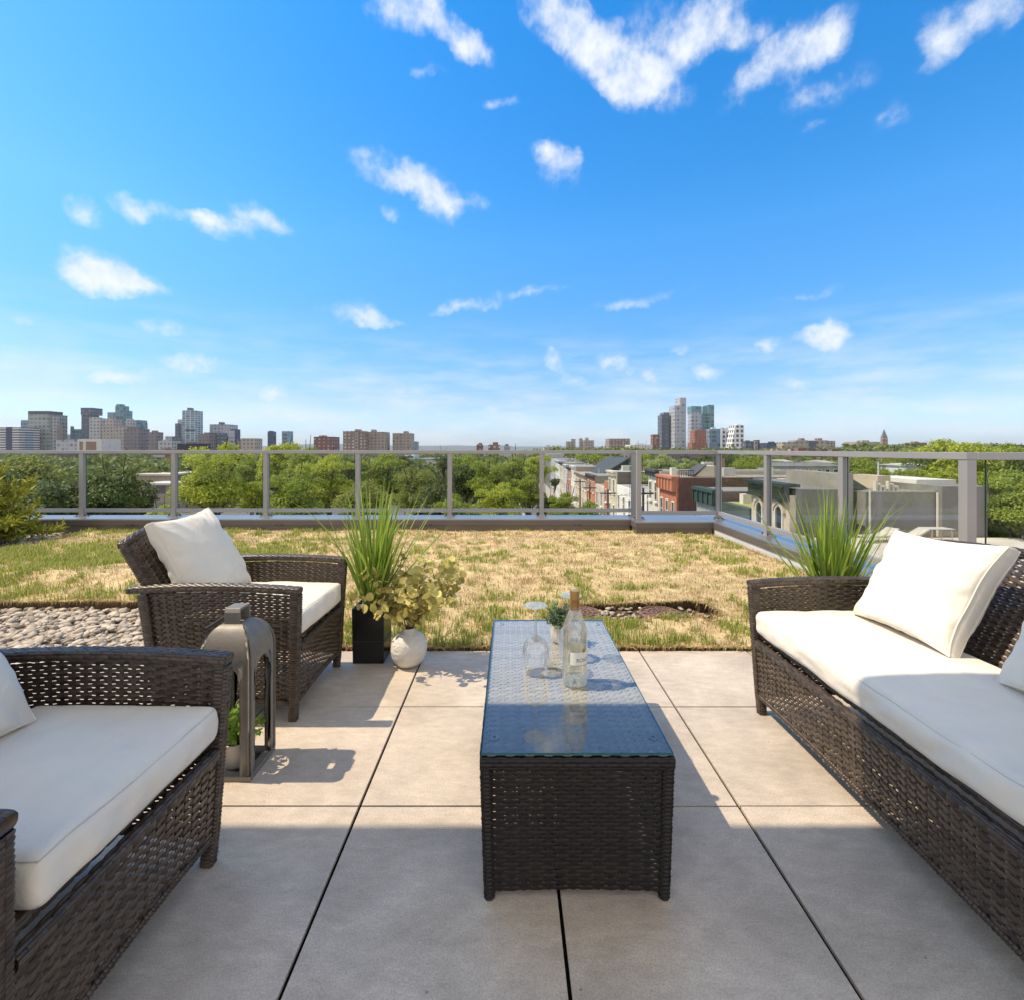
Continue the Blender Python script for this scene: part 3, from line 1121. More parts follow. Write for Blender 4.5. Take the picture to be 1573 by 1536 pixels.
def lerp_panel(c00, c10, c01, c11, top_arc=0.0, bot_arc=0.0, up=(0, 0, 1)):
    c00, c10, c01, c11, up = [np.asarray(q, float) for q in (c00, c10, c01, c11, up)]

    def S(u, v):
        u = np.asarray(u)[:, None]
        v = np.asarray(v)
        v = (v[:, None] if v.ndim else np.full((len(u), 1), float(v)))
        lo = c00 * (1 - u) + c10 * u + up * bot_arc * (4 * u * (1 - u))
        hi = c01 * (1 - u) + c11 * u + up * top_arc * (4 * u * (1 - u))
        return lo * (1 - v) + hi * v
    return S


def arc_path(a, b, rise, n=14, up=(0, 0, 1)):
    a, b, up = [np.asarray(q, float) for q in (a, b, up)]
    u = np.linspace(0, 1, n)[:, None]
    return a * (1 - u) + b * u + up * rise * 4 * u * (1 - u)


def wicker_seat(name, label, cat, loc, W, rz=0, group=None, apex=.055, mids=()):
    t = thing(name, label, cat, loc, group, rz)
    hw = W / 2

    def bar(nm, path, w, h, side, par=t, **k):
        return obj(nm, wrap_bar(MB(), path, w, h, side, **k), m_wrap, par, smooth=True, local=True)
    for s in (-1, 1):
        y = s * (hw - .022)
        yb = y - s * .027
        arm = obj('arm', weave(MB(), lerp_panel((-.045, yb + s * .006, .085), (-.585, yb + s * .006, .085), (-.022, y, .528), (-.635, y, .533), .014, .012), .58, .45, (0, s, 0)), m_wick, t, smooth=True, local=True)
        bar('arm_rail', arc_path((.006, y, .549), (-.70, y, .553), .014), .050, .028, (0, 1, 0), arm)
        bar('bottom_rail', arc_path((-.05, yb + s * .006, .078), (-.58, yb + s * .006, .078), .012), .026, .02, (0, 1, 0), arm, brick=.010, colw=.018)
        bar('leg', [(-.036, yb, 0), (-.030, yb + s * .006, .09), (-.012, y, .536)], .040, .044, (0, 1, 0), taper=(.8, 1), brick=.0105, colw=.0235)
        bar('leg', [(-.585, yb, 0), (-.595, yb + s * .006, .09), (-.640, y, .536)], .040, .044, (0, 1, 0), taper=(.8, 1), brick=.0105, colw=.0235)
    for y in mids:
        bar('leg', [(-.04, y, 0), (-.04, y, .1)], .036, .036, (0, 1, 0), taper=(.85, 1))
    # front apron under the seat
    w0 = hw - .064
    ap = obj('apron', weave(MB(), lerp_panel((-.020, -w0, .088), (-.020, w0, .088), (-.012, -w0 - .010, .289), (-.012, w0 + .010, .289), 0, .012), 2 * w0, .20, (1, 0, 0)), m_wick, t, smooth=True, local=True)
    bar('seat_rail', [(-.014, -w0 - .012, .304), (-.014, w0 + .012, .304)], .028, .03, (1, 0, 0), ap)
    bar('seat_rail', [(-.042, -w0 - .012, .336), (-.042, w0 + .012, .336)], .03, .026, (1, 0, 0), ap)
    bar('bottom_rail', arc_path((-.022, -w0, .080), (-.022, w0, .080), .012), .02, .018, (1, 0, 0), ap, brick=.010, colw=.018)
    mb = MB().box((-.52, -w0, .330), (-.05, w0, .347))
    obj('seat_deck', mb, m_wick_dk, t, local=True)
    # backrest
    wb0, wb1 = hw - .062, hw - .040
    nrm = np.array([.86, 0, .51])
    br = obj('backrest', weave(MB(), lerp_panel((-.475, -wb0, .29), (-.475, wb0, .29), (-.735, -wb1, .722), (-.735, wb1, .722), apex), 2 * wb0, .52, nrm), m_wick, t, smooth=True, local=True)
    obj('back_panel', weave(MB(), lerp_panel((-.575, -wb0, .09), (-.575, wb0, .09), (-.60, -wb0, .42), (-.60, wb0, .42)), 2 * wb0, .33, (-1, 0, 0)), m_wick, br, smooth=True, local=True)
    bar('back_rail', arc_path((-.742, -wb1 - .012, .732), (-.742, wb1 + .012, .732), apex, 24), .034, .030, (1, 0, 0), br)
    for s in (-1, 1):
        bar('back_post', [(-.478, s * wb0, .27), (-.738, s * (wb1 - .004), .724)], .036, .034, (0, 1, 0), br, brick=.0105, colw=.022)
    return t


def fabric_noise(p, s=1.0, z=0):
    return mnoise.noise((p[0] * s, p[1] * s, p[2] * s + z))


def cushion(label, root_loc, L, W, T, rz=0, name='seat_cushion', seed=0, group=None):
    """boxed cushion, local: x 0..-L, y +-W/2, z 0..T"""
    o_ = thing(name, label, 'cushion', root_loc, group, rz)
    nx, ny, nz = 44, max(44, int(W / .014)), 10
    mb = MB()
    r = .022

    def shape(x, y, z):   # unit cube -1..1
        hx, hy, hz = L / 2, W / 2, T / 2
        p = Vector((x * hx, y * hy, z * hz))
        q = Vector((max(-hx + r, min(hx - r, p.x)), max(-hy + r, min(hy - r, p.y)), max(-hz + r, min(hz - r, p.z))))
        d = p - q
        if d.length > 1e-9:
            p = q + d.normalized() * min(d.length, r)
        dome = (1 - x * x) * (1 - y * y)
        p.z += (.014 if z > 0 else -.004) * dome ** .6 * abs(z)
        b = (1 - z * z)
        if abs(x) > .96:
            p.x += math.copysign(.008, x) * b * (1 - y ** 6)
        if abs(y) > .96:
            p.y += math.copysign(.006, y) * b
        e = max(abs(x), abs(y)) ** 8
        p.z += (.0022 * fabric_noise((p.x, p.y, z), 7, seed) + .0012 * fabric_noise((p.x, p.y, z), 22, seed + 5))
        w_ = e * b
        p.x += math.copysign(1, x) * w_ * (.014 * fabric_noise((p.y, z * .05, 0), 6, seed + 2) + .008 * fabric_noise((p.y, z * .08, 0), 17, seed + 4)) * (abs(x) > .9)
        p.z += e * .007 * fabric_noise((p.x, p.y, 0), 8, seed + 9)
        p.z += .007 * fabric_noise((p.x, p.y, 0), 3.2, seed + 14)
        p.z -= .005 * max(0, fabric_noise((p.x * 2.2, p.y, 0), 5.5, seed + 3) - .15) * (z > 0)
        return (p.x - L / 2, p.y, p.z + T / 2)
    u = np.linspace(-1, 1, nx)
    v = np.linspace(-1, 1, ny)
    w = np.linspace(-1, 1, nz)
    # concentrate samples at the borders
    f = lambda a: np.sign(a) * np.abs(a) ** .8 if False else np.sin(a * PI / 2) * .35 + a * .65
    u, v = f(u), f(v)
    for zz in (1, -1):
        g = np.array([[shape(a, b, zz) for b in (v if zz > 0 else v[::-1])] for a in u])
        mb.grid(g)
    for xx in (1, -1):
        g = np.array([[shape(xx, b, c) for c in w] for b in (v if xx > 0 else v[::-1])])
        mb.grid(g)
    for yy in (1, -1):
        g = np.array([[shape(a, yy, c) for c in w] for a in (u[::-1] if yy > 0 else u)])
        mb.grid(g)
    body = obj('cover', mb, m_cush, o_, smooth=True, local=True)
    wd = body.modifiers.new('weld', 'WELD')
    wd.merge_threshold = .0005
    for zz in (.93, -.93):
        ring = [(1.0, b) for b in v] + [(a, 1.0) for a in u[::-1]] + [(-1.0, b) for b in v[::-1]] + [(a, -1.0) for a in u]
        pts = [shape(a, b, zz) for a, b in ring]
        obj('seam', MB().tube(pts, .0012, 5), m_seam, body, smooth=True, local=True)
    return o_


def pillow(label, bl, br_, tl, tr, T, gusset=.018, seed=0, sag=.0):
    """scatter cushion spanned by four corner points (world); the face normal is (br-bl) x (tl-bl)"""
    bl, br_, tl, tr = [Vector(q) for q in (bl, br_, tl, tr)]
    c = (bl + br_ + tl + tr) / 4
    o_ = thing('throw_pillow', label, 'pillow', c, 'cream scatter pillows on the wicker seats')
    nrm = (br_ - bl).cross(tl - bl).normalized()
    n = 60
    uu = np.sin(np.linspace(-1, 1, n) * PI / 2) * .5 + np.linspace(-1, 1, n) * .5

    def base(u, v):
        # pinched outline with ears at the corners
        k = .095
        uu_ = u * (1 - k * (1 - v * v) * abs(u) ** 3)
        vv_ = v * (1 - k * (1 - u * u) * abs(v) ** 3)
        a, b = (uu_ + 1) / 2, (vv_ + 1) / 2
        return bl * (1 - a) * (1 - b) + br_ * a * (1 - b) + tl * (1 - a) * b + tr * a * b

    def pt(u, v, s):
        q = base(u, v)
        e = max(0.0, (1 - u * u)) * max(0.0, (1 - v * v))
        th = gusset * (1 - .5 * abs(u * v) ** 4) + (T - gusset) * e ** .5
        rad = max(abs(u), abs(v))
        ang = math.atan2(v, u)
        wr = .016 * rad ** 3 * (1 - rad ** 14) * mnoise.noise((math.cos(ang) * 3.1 + seed, math.sin(ang) * 3.1, s * 2.0))
        wr += .013 * rad ** 3 * (1 - rad ** 20) * mnoise.noise((math.cos(ang) * 7.5 + seed, math.sin(ang) * 7.5, s * 3.0 + rad * 1.4))
        wr += .013 * mnoise.noise((u * 1.4 + seed, v * 1.4, s))
        # a couple of slack folds
        fold = math.sin((u * 1.1 + v * .8) * 7 + seed) * .008 * max(0, mnoise.noise((u * 1.3, v * 1.3 + seed, 7)))
        return q + nrm * s * (th + wr + fold)
    mb = MB()
    for s in (1, -1):
        g = np.array([[list(pt(a, b, s)) for b in uu] for a in (uu if s > 0 else uu[::-1])])
        mb.grid(g)
    ring = [(a, -1.0) for a in uu[:-1]] + [(1.0, b) for b in uu[:-1]] + [(a, 1.0) for a in uu[::-1][:-1]] + [(-1.0, b) for b in uu[::-1][:-1]]
    g = np.zeros((len(ring), 5, 3))
    for i, (a, b) in enumerate(ring):
        p0, p1 = pt(a, b, -1), pt(a, b, 1)
        out = (base(a, b) - c)
        out -= nrm * out.dot(nrm)
        out.normalize()
        for k, f in enumerate((0, .25, .5, .75, 1)):
            q = p0.lerp(p1, f) + out * (.006 * math.sin(PI * f) + .003 * mnoise.noise((i * .35, f, seed)) * math.sin(PI * f))
            g[i, k] = q
    mb.grid(g, closed_u=True)
    body = obj('cover', mb, m_cush, o_, smooth=True)
    wd = body.modifiers.new('weld', 'WELD')
    wd.merge_threshold = .0004
    for s in (1, -1):
        pts = [pt(a, b, s) for a, b in ring]
        obj('piping', MB().tube(pts + pts[:1], .0028, 6, caps=False), m_cush, body, smooth=True)
    return o_


near = wicker_seat('wicker_armchair', 'brown wicker armchair in the left foreground, in the shade, a metal lantern behind its arm', 'armchair', (-.79, 1.066, 0), .655, 0, 'brown wicker armchairs')
far = wicker_seat('wicker_armchair', 'sunlit brown wicker armchair standing between the lantern and the tall black planter', 'armchair', (-.872, 2.315, 0), .61, 0, 'brown wicker armchairs')
sofa = wicker_seat('wicker_sofa', 'brown wicker two seat sofa on the right of the coffee table', 'sofa', (1.046, 1.525, 0), 1.27, PI, apex=.045)
cushion('white seat cushion of the shaded armchair in the left foreground', (-.792, 1.084, .3495), .50, .515, .094, seed=1, group='cream seat cushions')
cushion('white seat cushion of the sunlit armchair beside the planter', (-.874, 2.315, .3495), .50, .505, .096, seed=4, group='cream seat cushions')
cushion('long white seat cushion of the sofa, half of it in shade', (1.050, 1.525, .3495), .50, 1.165, .096, rz=PI, seed=9, group='cream seat cushions')
pillow('plump cream pillow leaning on the back of the sunlit armchair', (-1.335, 2.07, .448), (-1.34, 2.52, .448), (-1.535, 2.08, .815), (-1.535, 2.49, .835), .085, seed=3)
pillow('large sunlit cream pillow leaning on the back of the sofa', (1.425, 2.02, .456), (1.445, 1.60, .454), (1.575, 1.985, .800), (1.625, 1.585, .812), .075, gusset=.03, seed=12)
pillow('cream pillow at the near end of the sofa, cut by the right edge', (1.425, 1.43, .454), (1.425, 1.02, .456), (1.60, 1.44, .80), (1.60, 1.02, .80), .08, gusset=.03, seed=21)
pillow('white pillow cut by the left edge of the photo on the shaded armchair', (-1.205, .83, .450), (-1.20, 1.24, .450), (-1.39, .84, .80), (-1.39, 1.24, .80), .08, seed=31)

# ------------------------------------------------------------------ coffee table
TX0, TX1, TY0, TY1, TZ = -.076, .414, 1.228, 2.198, .374
tab = thing('coffee_table', 'dark wicker coffee table with a glass top in the middle of the terrace', 'coffee table', ((TX0 + TX1) / 2, (TY0 + TY1) / 2, 0))
i_ = .012


def tpanel(a, b, n, U):
    # sides draw in a little towards the floor
    (ax, ay), (bx, by) = a, b
    cx_, cy_ = (TX0 + TX1) / 2, (TY0 + TY1) / 2
    k = .975
    lo = lambda x, y: (cx_ + (x - cx_) * k, cy_ + (y - cy_) * .995, .016)
    return weave(MB(), lerp_panel(lo(ax, ay), lo(bx, by), (ax, ay, .332), (bx, by, .332), 0, .006), U, .315, n, row=.0102, gap=.0017, amp=.0014)


for nm, a, b, n, U in (('front_panel', (TX0 + i_, TY0 + i_), (TX1 - i_, TY0 + i_), (0, -1, 0), .466), ('end_panel', (TX1 - i_, TY1 - i_), (TX0 + i_, TY1 - i_), (0, 1, 0), .466),
                       ('side_panel', (TX0 + i_, TY1 - i_), (TX0 + i_, TY0 + i_), (-1, 0, 0), .946), ('side_panel', (TX1 - i_, TY0 + i_), (TX1 - i_, TY1 - i_), (1, 0, 0), .946)):
    obj(nm, tpanel(a, b, n, U), m_wick_dk, tab, smooth=True)
for (x, y, sx, sy) in ((TX0, TY0, 1, 1), (TX1, TY0, -1, 1), (TX1, TY1, -1, -1), (TX0, TY1, 1, -1)):
    obj('leg', wrap_bar(MB(), [(x + sx * .024, y + sy * .02, 0), (x + sx * .015, y + sy * .015, .335)], .03, .03, (1, 0, 0), taper=(.9, 1), brick=.0105, colw=.02), m_wrap_dk, tab, smooth=True)
for a, b, sd in (((TX0, TY0 + .012), (TX1, TY0 + .012), (0, 1, 0)), ((TX0, TY1 - .012), (TX1, TY1 - .012), (0, 1, 0)), ((TX0 + .012, TY0 + .024), (TX0 + .012, TY1 - .024), (1, 0, 0)), ((TX1 - .012, TY0 + .024), (TX1 - .012, TY1 - .024), (1, 0, 0))):
    obj('rim', wrap_bar(MB(), [(*a, .348), (*b, .348)], .026, .030, sd, rad=.006, brick=.034, colw=.0105), m_wrap_dk, tab, smooth=True)
m_top = pbr('table_weave', (.33, .325, .32), rough=.55, scale=35, col2=(.47, .465, .46), island=.75)
q_ = .0048
mb = weave(MB(), lerp_panel((TX0 + q_, TY0 + q_, .3672), (TX1 - q_, TY0 + q_, .3672), (TX0 + q_, TY1 - q_, .3672), (TX1 - q_, TY1 - q_, .3672), up=(0, 1, 0)), TX1 - TX0 - 2 * q_, TY1 - TY0 - 2 * q_, (0, 0, 1), pitch=.024, row=.0125, amp=.0013, gap=-.0004)
obj('woven_top', mb, m_top, tab, smooth=True)
m_tglass = thin_glass('table_glass', (.97, .985, .98), ior=1.5, gain=1.6)
gl = obj('glass_top', MB().add([(TX0 + .004, TY0 + .003, TZ), (TX1 - .004, TY0 + .003, TZ), (TX1 - .004, TY1 - .003, TZ), (TX0 + .004, TY1 - .003, TZ)], np.array([(0, 1, 2, 3)])), m_tglass, tab)
m_gedge = pbr('green_glass_edge', (.03, .12, .11), rough=.15)
mb = MB()
e0, e1 = TZ - .0055, TZ - .0002
mb.box((TX0 + .004, TY0 + .003, e0), (TX1 - .004, TY0 + .0045, e1)).box((TX0 + .004, TY1 - .0045, e0), (TX1 - .004, TY1 - .003, e1))
mb.box((TX0 + .004, TY0 + .005, e0), (TX0 + .0055, TY1 - .005, e1)).box((TX1 - .0055, TY0 + .005, e0), (TX1 - .004, TY1 - .005, e1))
obj('glass_edge', mb, m_gedge, gl)
m_disc = pbr('clear_rubber', (.42, .42, .40), rough=.3)
for x in (TX0 + .035, TX1 - .035):
    for y in (TY0 + .075, TY1 - .045):
        mb = MB().lathe([(.004, TZ - .001), (.004, TZ - .0022), (.009, TZ - .0012), (.0125, TZ - .0008), (.0125, TZ - .012), (.006, TZ - .013)], (x, y, 0), 20)
        obj('suction_disc', mb, m_disc, gl, smooth=True)

# ------------------------------------------------------------------ bottle and glasses
m_wine_glass = thin_glass('wine_glass', (.985, .99, .985), ior=1.5, gain=2.2, top=.85, haze=.04)
m_foot = thin_glass('wine_glass_foot', (.985, .99, .985), ior=1.5, gain=.8, top=.4, haze=.16)
m_bottle = thin_glass('bottle_glass', (.985, .985, .975), ior=1.55, gain=1.3, top=.7, haze=.05)
m_wine = thin_glass('white_wine', (.985, .98, .945), ior=1.2, gain=.8, top=.3)
m_label = pbr('paper_label', (.72, .70, .62), rough=.7, var=.04)
m_label2 = pbr('white_label', (.80, .78, .72), rough=.6, var=.03)
m_cap = pbr('bronze_capsule', (.30, .17, .05), rough=.35, var=.15, metal=.55)
m_capd = pbr('dull_capsule_top', (.33, .25, .16), rough=.5, metal=.4)
m_ink = pbr('label_ink', (.12, .09, .07), rough=.7)
m_goldink = pbr('gold_ink', (.32, .19, .04), rough=.5)


def wine_glass(x, y, label):
    t = thing('wine_glass', label, 'wine glass', (x, y, TZ + .001), 'upturned wine glasses on the coffee table')
    c = (x, y, TZ + .001)
    bowl = [(.0365, 0), (.0395, .012), (.0425, .028), (.0455, .045), (.0470, .060), (.0455, .078), (.0400, .094), (.0300, .107), (.0180, .116), (.0080, .122), (.0042, .130)]
    obj('bowl', MB().lathe(bowl, c, 40), m_wine_glass, t, smooth=True)
    stem = [(.0042, .130), (.0034, .150), (.0032, .185), (.0038, .205), (.0060, .214)]
    obj('stem', MB().lathe(stem, c, 16), m_wine_glass, t, smooth=True)
    foot = [(.0060, .214), (.014, .2195), (.028, .2225), (.0405, .2240), (.0410, .2252), (.0400, .2262), (.02, .2262), (0.0001, .2262)]
    obj('foot', MB().lathe(foot, c, 40), m_foot, t, smooth=True)
    mb = MB().lathe([(.0358, .0004), (.0368, 0), (.0372, .0016), (.0362, .002)], c, 40)
    obj('rim', mb, m_wine_glass, t, smooth=True)
    return t


wine_glass(.088, 1.685, 'clear wine glass standing upside down to the left of the bottle')
wine_glass(.222, 1.80, 'clear wine glass standing upside down, mostly hidden behind the bottle')
BX, BY = .211, 1.602
bot = thing('wine_bottle', 'clear bottle of white wine with a gold capsule on the glass table', 'bottle', (BX, BY, TZ + .001))
c = (BX, BY, TZ + .001)
RB = .0405
prof = [(.006, .012), (.02, .008), (.030, .003), (.036, .0005), (.0395, .003), (RB, .008), (RB, .150), (.0395, .168), (.0365, .185), (.0310, .203), (.0245, .220), (.0185, .236), (.0150, .250), (.0142, .262), (.0142, .298)]
obj('bottle_glass', MB().lathe(prof, c, 48), m_bottle, bot, smooth=True)
pw = [(.0001, .014), (.02, .011), (.032, .006), (.0375, .010), (.0378, .150), (.0365, .170), (.0330, .188), (.0001, .188)]
obj('wine', MB().lathe(pw, c, 40), m_wine, bot, smooth=True)
cp = obj('capsule', MB().lathe([(.0152, .238), (.0154, .262), (.0152, .268), (.0157, .270), (.0157, .274), (.0152, .276), (.0153, .297), (.0145, .300)], c, 32), m_cap, bot, smooth=True)
obj('capsule_top', MB().lathe([(.0145, .3), (.006, .3008), (.0001, .3008)], c, 32), m_capd, cp, smooth=True)


def bottle_patch(a0, a1, z0, z1, r, n=24):
    a = np.radians(np.linspace(a0, a1, n))
    g = np.zeros((n, 2, 3))
    for k, z in enumerate((z0, z1)):
        g[:, k] = np.stack([BX + np.sin(a) * r, BY - np.cos(a) * r, np.full(n, c[2] + z)], 1)
    return g


obj('back_label', MB().grid(bottle_patch(110, 196, .022, .118, RB + .0004)), m_label, bot, smooth=True)
fl = obj('front_label', MB().grid(bottle_patch(-28, 92, .072, .113, RB + .0004)), m_label2, bot, smooth=True)
obj('label_border', MB().grid(bottle_patch(-28, 92, .0712, .0726, RB + .0007)), m_goldink, fl, smooth=True)


def wrap_on_bottle(me, a0, z0, r):
    v = np.zeros(len(me.vertices) * 3)
    me.vertices.foreach_get('co', v)
    v = v.reshape(-1, 3)
    a = R(a0) + v[:, 0] / r
    q = np.stack([BX + np.sin(a) * r, BY - np.cos(a) * r, c[2] + z0 + v[:, 1]], 1) - np.array(abs_loc(bot))
    me.vertices.foreach_set('co', q.ravel())


def text_mesh(body, size):
    cu = bpy.data.curves.new('lettering', 'FONT')
    cu.body = body
    cu.size = size
    ob = bpy.data.objects.new('lettering', cu)
    COL.objects.link(ob)
    dg = bpy.context.evaluated_depsgraph_get()
    me = bpy.data.meshes.new_from_object(ob.evaluated_get(dg))
    bpy.data.objects.remove(ob)
    return me


me = text_mesh('ROSCATO', .0165)
wrap_on_bottle(me, -1, .083, RB + .0009)
me.materials.clear()
me.materials.append(m_ink)
o_ = bpy.data.objects.new('lettering', me)
COL.objects.link(o_)
o_.parent = fl
# star burst on the label
pts, fs = [], []
for k in range(9):
    a = 2 * PI * k / 9
    L_ = .0125 if k % 2 == 0 else .0095
    pts += [(0, 0, 0), (.004 * math.cos(a - .35), .004 * math.sin(a - .35), 0), (L_ * math.cos(a), L_ * math.sin(a), 0), (.004 * math.cos(a + .35), .004 * math.sin(a + .35), 0)]
    fs.append((4 * k, 4 * k + 1, 4 * k + 2, 4 * k + 3))
me = to_mesh('star', MB().add(pts, np.array(fs)), m_goldink)
wrap_on_bottle(me, 36, .118, RB + .0011)
o_ = bpy.data.objects.new('star', me)
COL.objects.link(o_)
o_.parent = fl


# ------------------------------------------------------------------ leaves
def leaf_quads(mb, c, nrm, size, aspect=.6, fold=.12, direction=None):
    n = len(c)
    nrm = nrm / (np.linalg.norm(nrm, axis=1)[:, None] + 1e-9)
    r_ = rng.normal(size=(n, 3)) if direction is None else direction
    t = r_ - nrm * np.sum(r_ * nrm, 1)[:, None]
    t /= np.linalg.norm(t, axis=1)[:, None] + 1e-9
    b = np.cross(nrm, t)
    s = size[:, None]
    V = np.zeros((n, 4, 3))
    V[:, 0] = c
    V[:, 1] = c + t * s * .5 + b * s * aspect * .5 + nrm * s * fold
    V[:, 2] = c + t * s
    V[:, 3] = c + t * s * .5 - b * s * aspect * .5 + nrm * s * fold
    mb.add(V.reshape(-1, 3), np.arange(n)[:, None] * 4 + np.array([[0, 1, 2, 3]]))


def leafmat(name, a, b, rough=.55, transl=.35):
    return pbr(name, a, rough=rough, col2=b, scale=8, island=.75, spec=.35, transl=transl)


# tall ornamental grasses in black planters
m_blade = leafmat('grass_blade', (.09, .20, .022), (.52, .62, .11), .35, .42)
m_blackpot = pbr('black_gloss_pot', (.010, .010, .011), rough=.22, var=.2, scale=3)
m_potsoil = pbr('pot_pebbles', (.22, .19, .15), rough=.9, col2=(.5, .45, .38), island=.9)


def ornamental_grass(x, y, label, seed, lean=0.0):
    r = np.random.default_rng(seed)
    t = thing('potted_grass', label, 'potted plant', (x, y, 0), 'tall grasses in black planters')
    w, h = .086, .292
    wb = .082
    mb = MB()
    outer = [(x - wb, y - wb, 0), (x + wb, y - wb, 0), (x + wb, y + wb, 0), (x - wb, y + wb, 0), (x - w, y - w, h), (x + w, y - w, h), (x + w, y + w, h), (x - w, y + w, h)]
    q = .008
    inner = [(x - w + q, y - w + q, h), (x + w - q, y - w + q, h), (x + w - q, y + w - q, h), (x - w + q, y + w - q, h), (x - w + q, y - w + q, h - .05), (x + w - q, y - w + q, h - .05), (x + w - q, y + w - q, h - .05), (x - w + q, y + w - q, h - .05)]
    mb.add(outer + inner, np.array([(0, 3, 2, 1), (0, 1, 5, 4), (1, 2, 6, 5), (2, 3, 7, 6), (3, 0, 4, 7), (4, 5, 9, 8), (5, 6, 10, 9), (6, 7, 11, 10), (7, 4, 8, 11), (8, 9, 13, 12), (9, 10, 14, 13), (10, 11, 15, 14), (11, 8, 12, 15)]))
    pot = obj('pot', mb, m_blackpot, t, bevel=.003)
    mb = MB()
    for z in (.105, .112, .119):
        e = wb + (w - wb) * z / h + .0006
        for (a, b) in (((-e, -e), (e, -e)), ((e, -e), (e, e)), ((e, e), (-e, e)), ((-e, e), (-e, -e))):
            mb.tube([(x + a[0], y + a[1], z), (x + b[0], y + b[1], z)], .0012, 5)
    obj('groove', mb, pbr('pot_groove', (.035, .035, .037), rough=.4), pot)
    mb = MB()
    pp = [(x + r.uniform(-.07, .07), y + r.uniform(-.07, .07), h - .012 + r.uniform(-.004, .004)) for _ in range(150)]
    stones(mb, pp, (.006, .012), base=(ICO_V, ICO_F))
    obj('pebble_mulch', mb, m_potsoil, t, smooth=True)
    mb = MB()
    for k in range(215):
        a = r.uniform(0, 2 * PI)
        rr = .042 * math.sqrt(r.random())
        b0 = Vector((x + rr * math.cos(a), y + rr * math.sin(a), h - .02))
        a2 = a + r.normal(0, .7)
        long = r.random() < .55
        L_ = r.uniform(.48, .74) if long else r.uniform(.25, .5)
        out = abs(r.normal(0, .17)) + (.02 if long else .06)
        if r.random() < .16:
            out += r.uniform(.12, .36)
        curl = r.uniform(.0, .25) ** 1.4 + (r.uniform(.3, 1.0) if r.random() < .16 else 0)
        wd = r.uniform(.0048, .0098)
        d = Vector((math.cos(a2), math.sin(a2), 0))
        nseg = 9
        th = out
        p = b0.copy()
        pts = []
        for i in range(nseg + 1):
            f = i / nseg
            pts.append(p.copy())
            th_i = th + curl * f ** 2.2 * 2.0
            p = p + (d * math.sin(th_i) + Vector((lean * .15, 0, 0)) + Vector((0, 0, math.cos(th_i)))) * (L_ / nseg)
        s0 = Vector((-d.y, d.x, 0))
        tw = r.normal(0, .5)
        g = np.zeros((nseg + 1, 3, 3))
        for i, q_ in enumerate(pts):
            f = i / nseg
            ww = wd * (1 - f ** 2.2) * (.55 + .9 * min(f * 3, 1) * .5) + .0003
            s = (s0 * math.cos(tw * f * 2) + d * math.sin(tw * f * 2))
            dn = d * (-ww * .35)
            g[i, 0], g[i, 1], g[i, 2] = q_ - s * ww, q_ - dn * 0 + d * ww * .35, q_ + s * ww
        mb.grid(g)
    obj('blades', mb, m_blade, t, smooth=True)
    return t


ornamental_grass(-.752, 2.685, 'tall green grass in a black planter between the armchair and the white vase', 5, .1)
ornamental_grass(1.63, 2.50, 'tall green grass standing behind the far arm of the sofa', 11, .35)

# white vase with eucalyptus
m_vase = pbr('white_textured_ceramic', (.72, .70, .66), rough=.75, var=.05, scale=20, bump=1.0, bscale=38, bdist=.014)
VX, VY = -.535, 2.595
vase = thing('eucalyptus_vase', 'round white vase holding dry yellow green branches on the paving', 'vase', (VX, VY, 0))
prof = [(.0001, .002), (.04, .001), (.060, .006), (.080, .028), (.093, .060), (.0965, .092), (.092, .122), (.078, .148), (.058, .164), (.040, .171), (.033, .178), (.031, .190), (.034, .196), (.030, .196), (.026, .188), (.026, .14)]
obj('vase_body', MB().lathe(prof, (VX, VY, 0), 48), m_vase, vase, smooth=True)
m_euc = pbr('eucalyptus_leaf', (.24, .20, .045), rough=.5, col2=(.80, .72, .25), scale=25, island=.8, spec=.3, transl=.25)
m_twig = pbr('dry_twig', (.16, .10, .06), rough=.8)
mbs, mbf = MB(), MB()
r = np.random.default_rng(3)
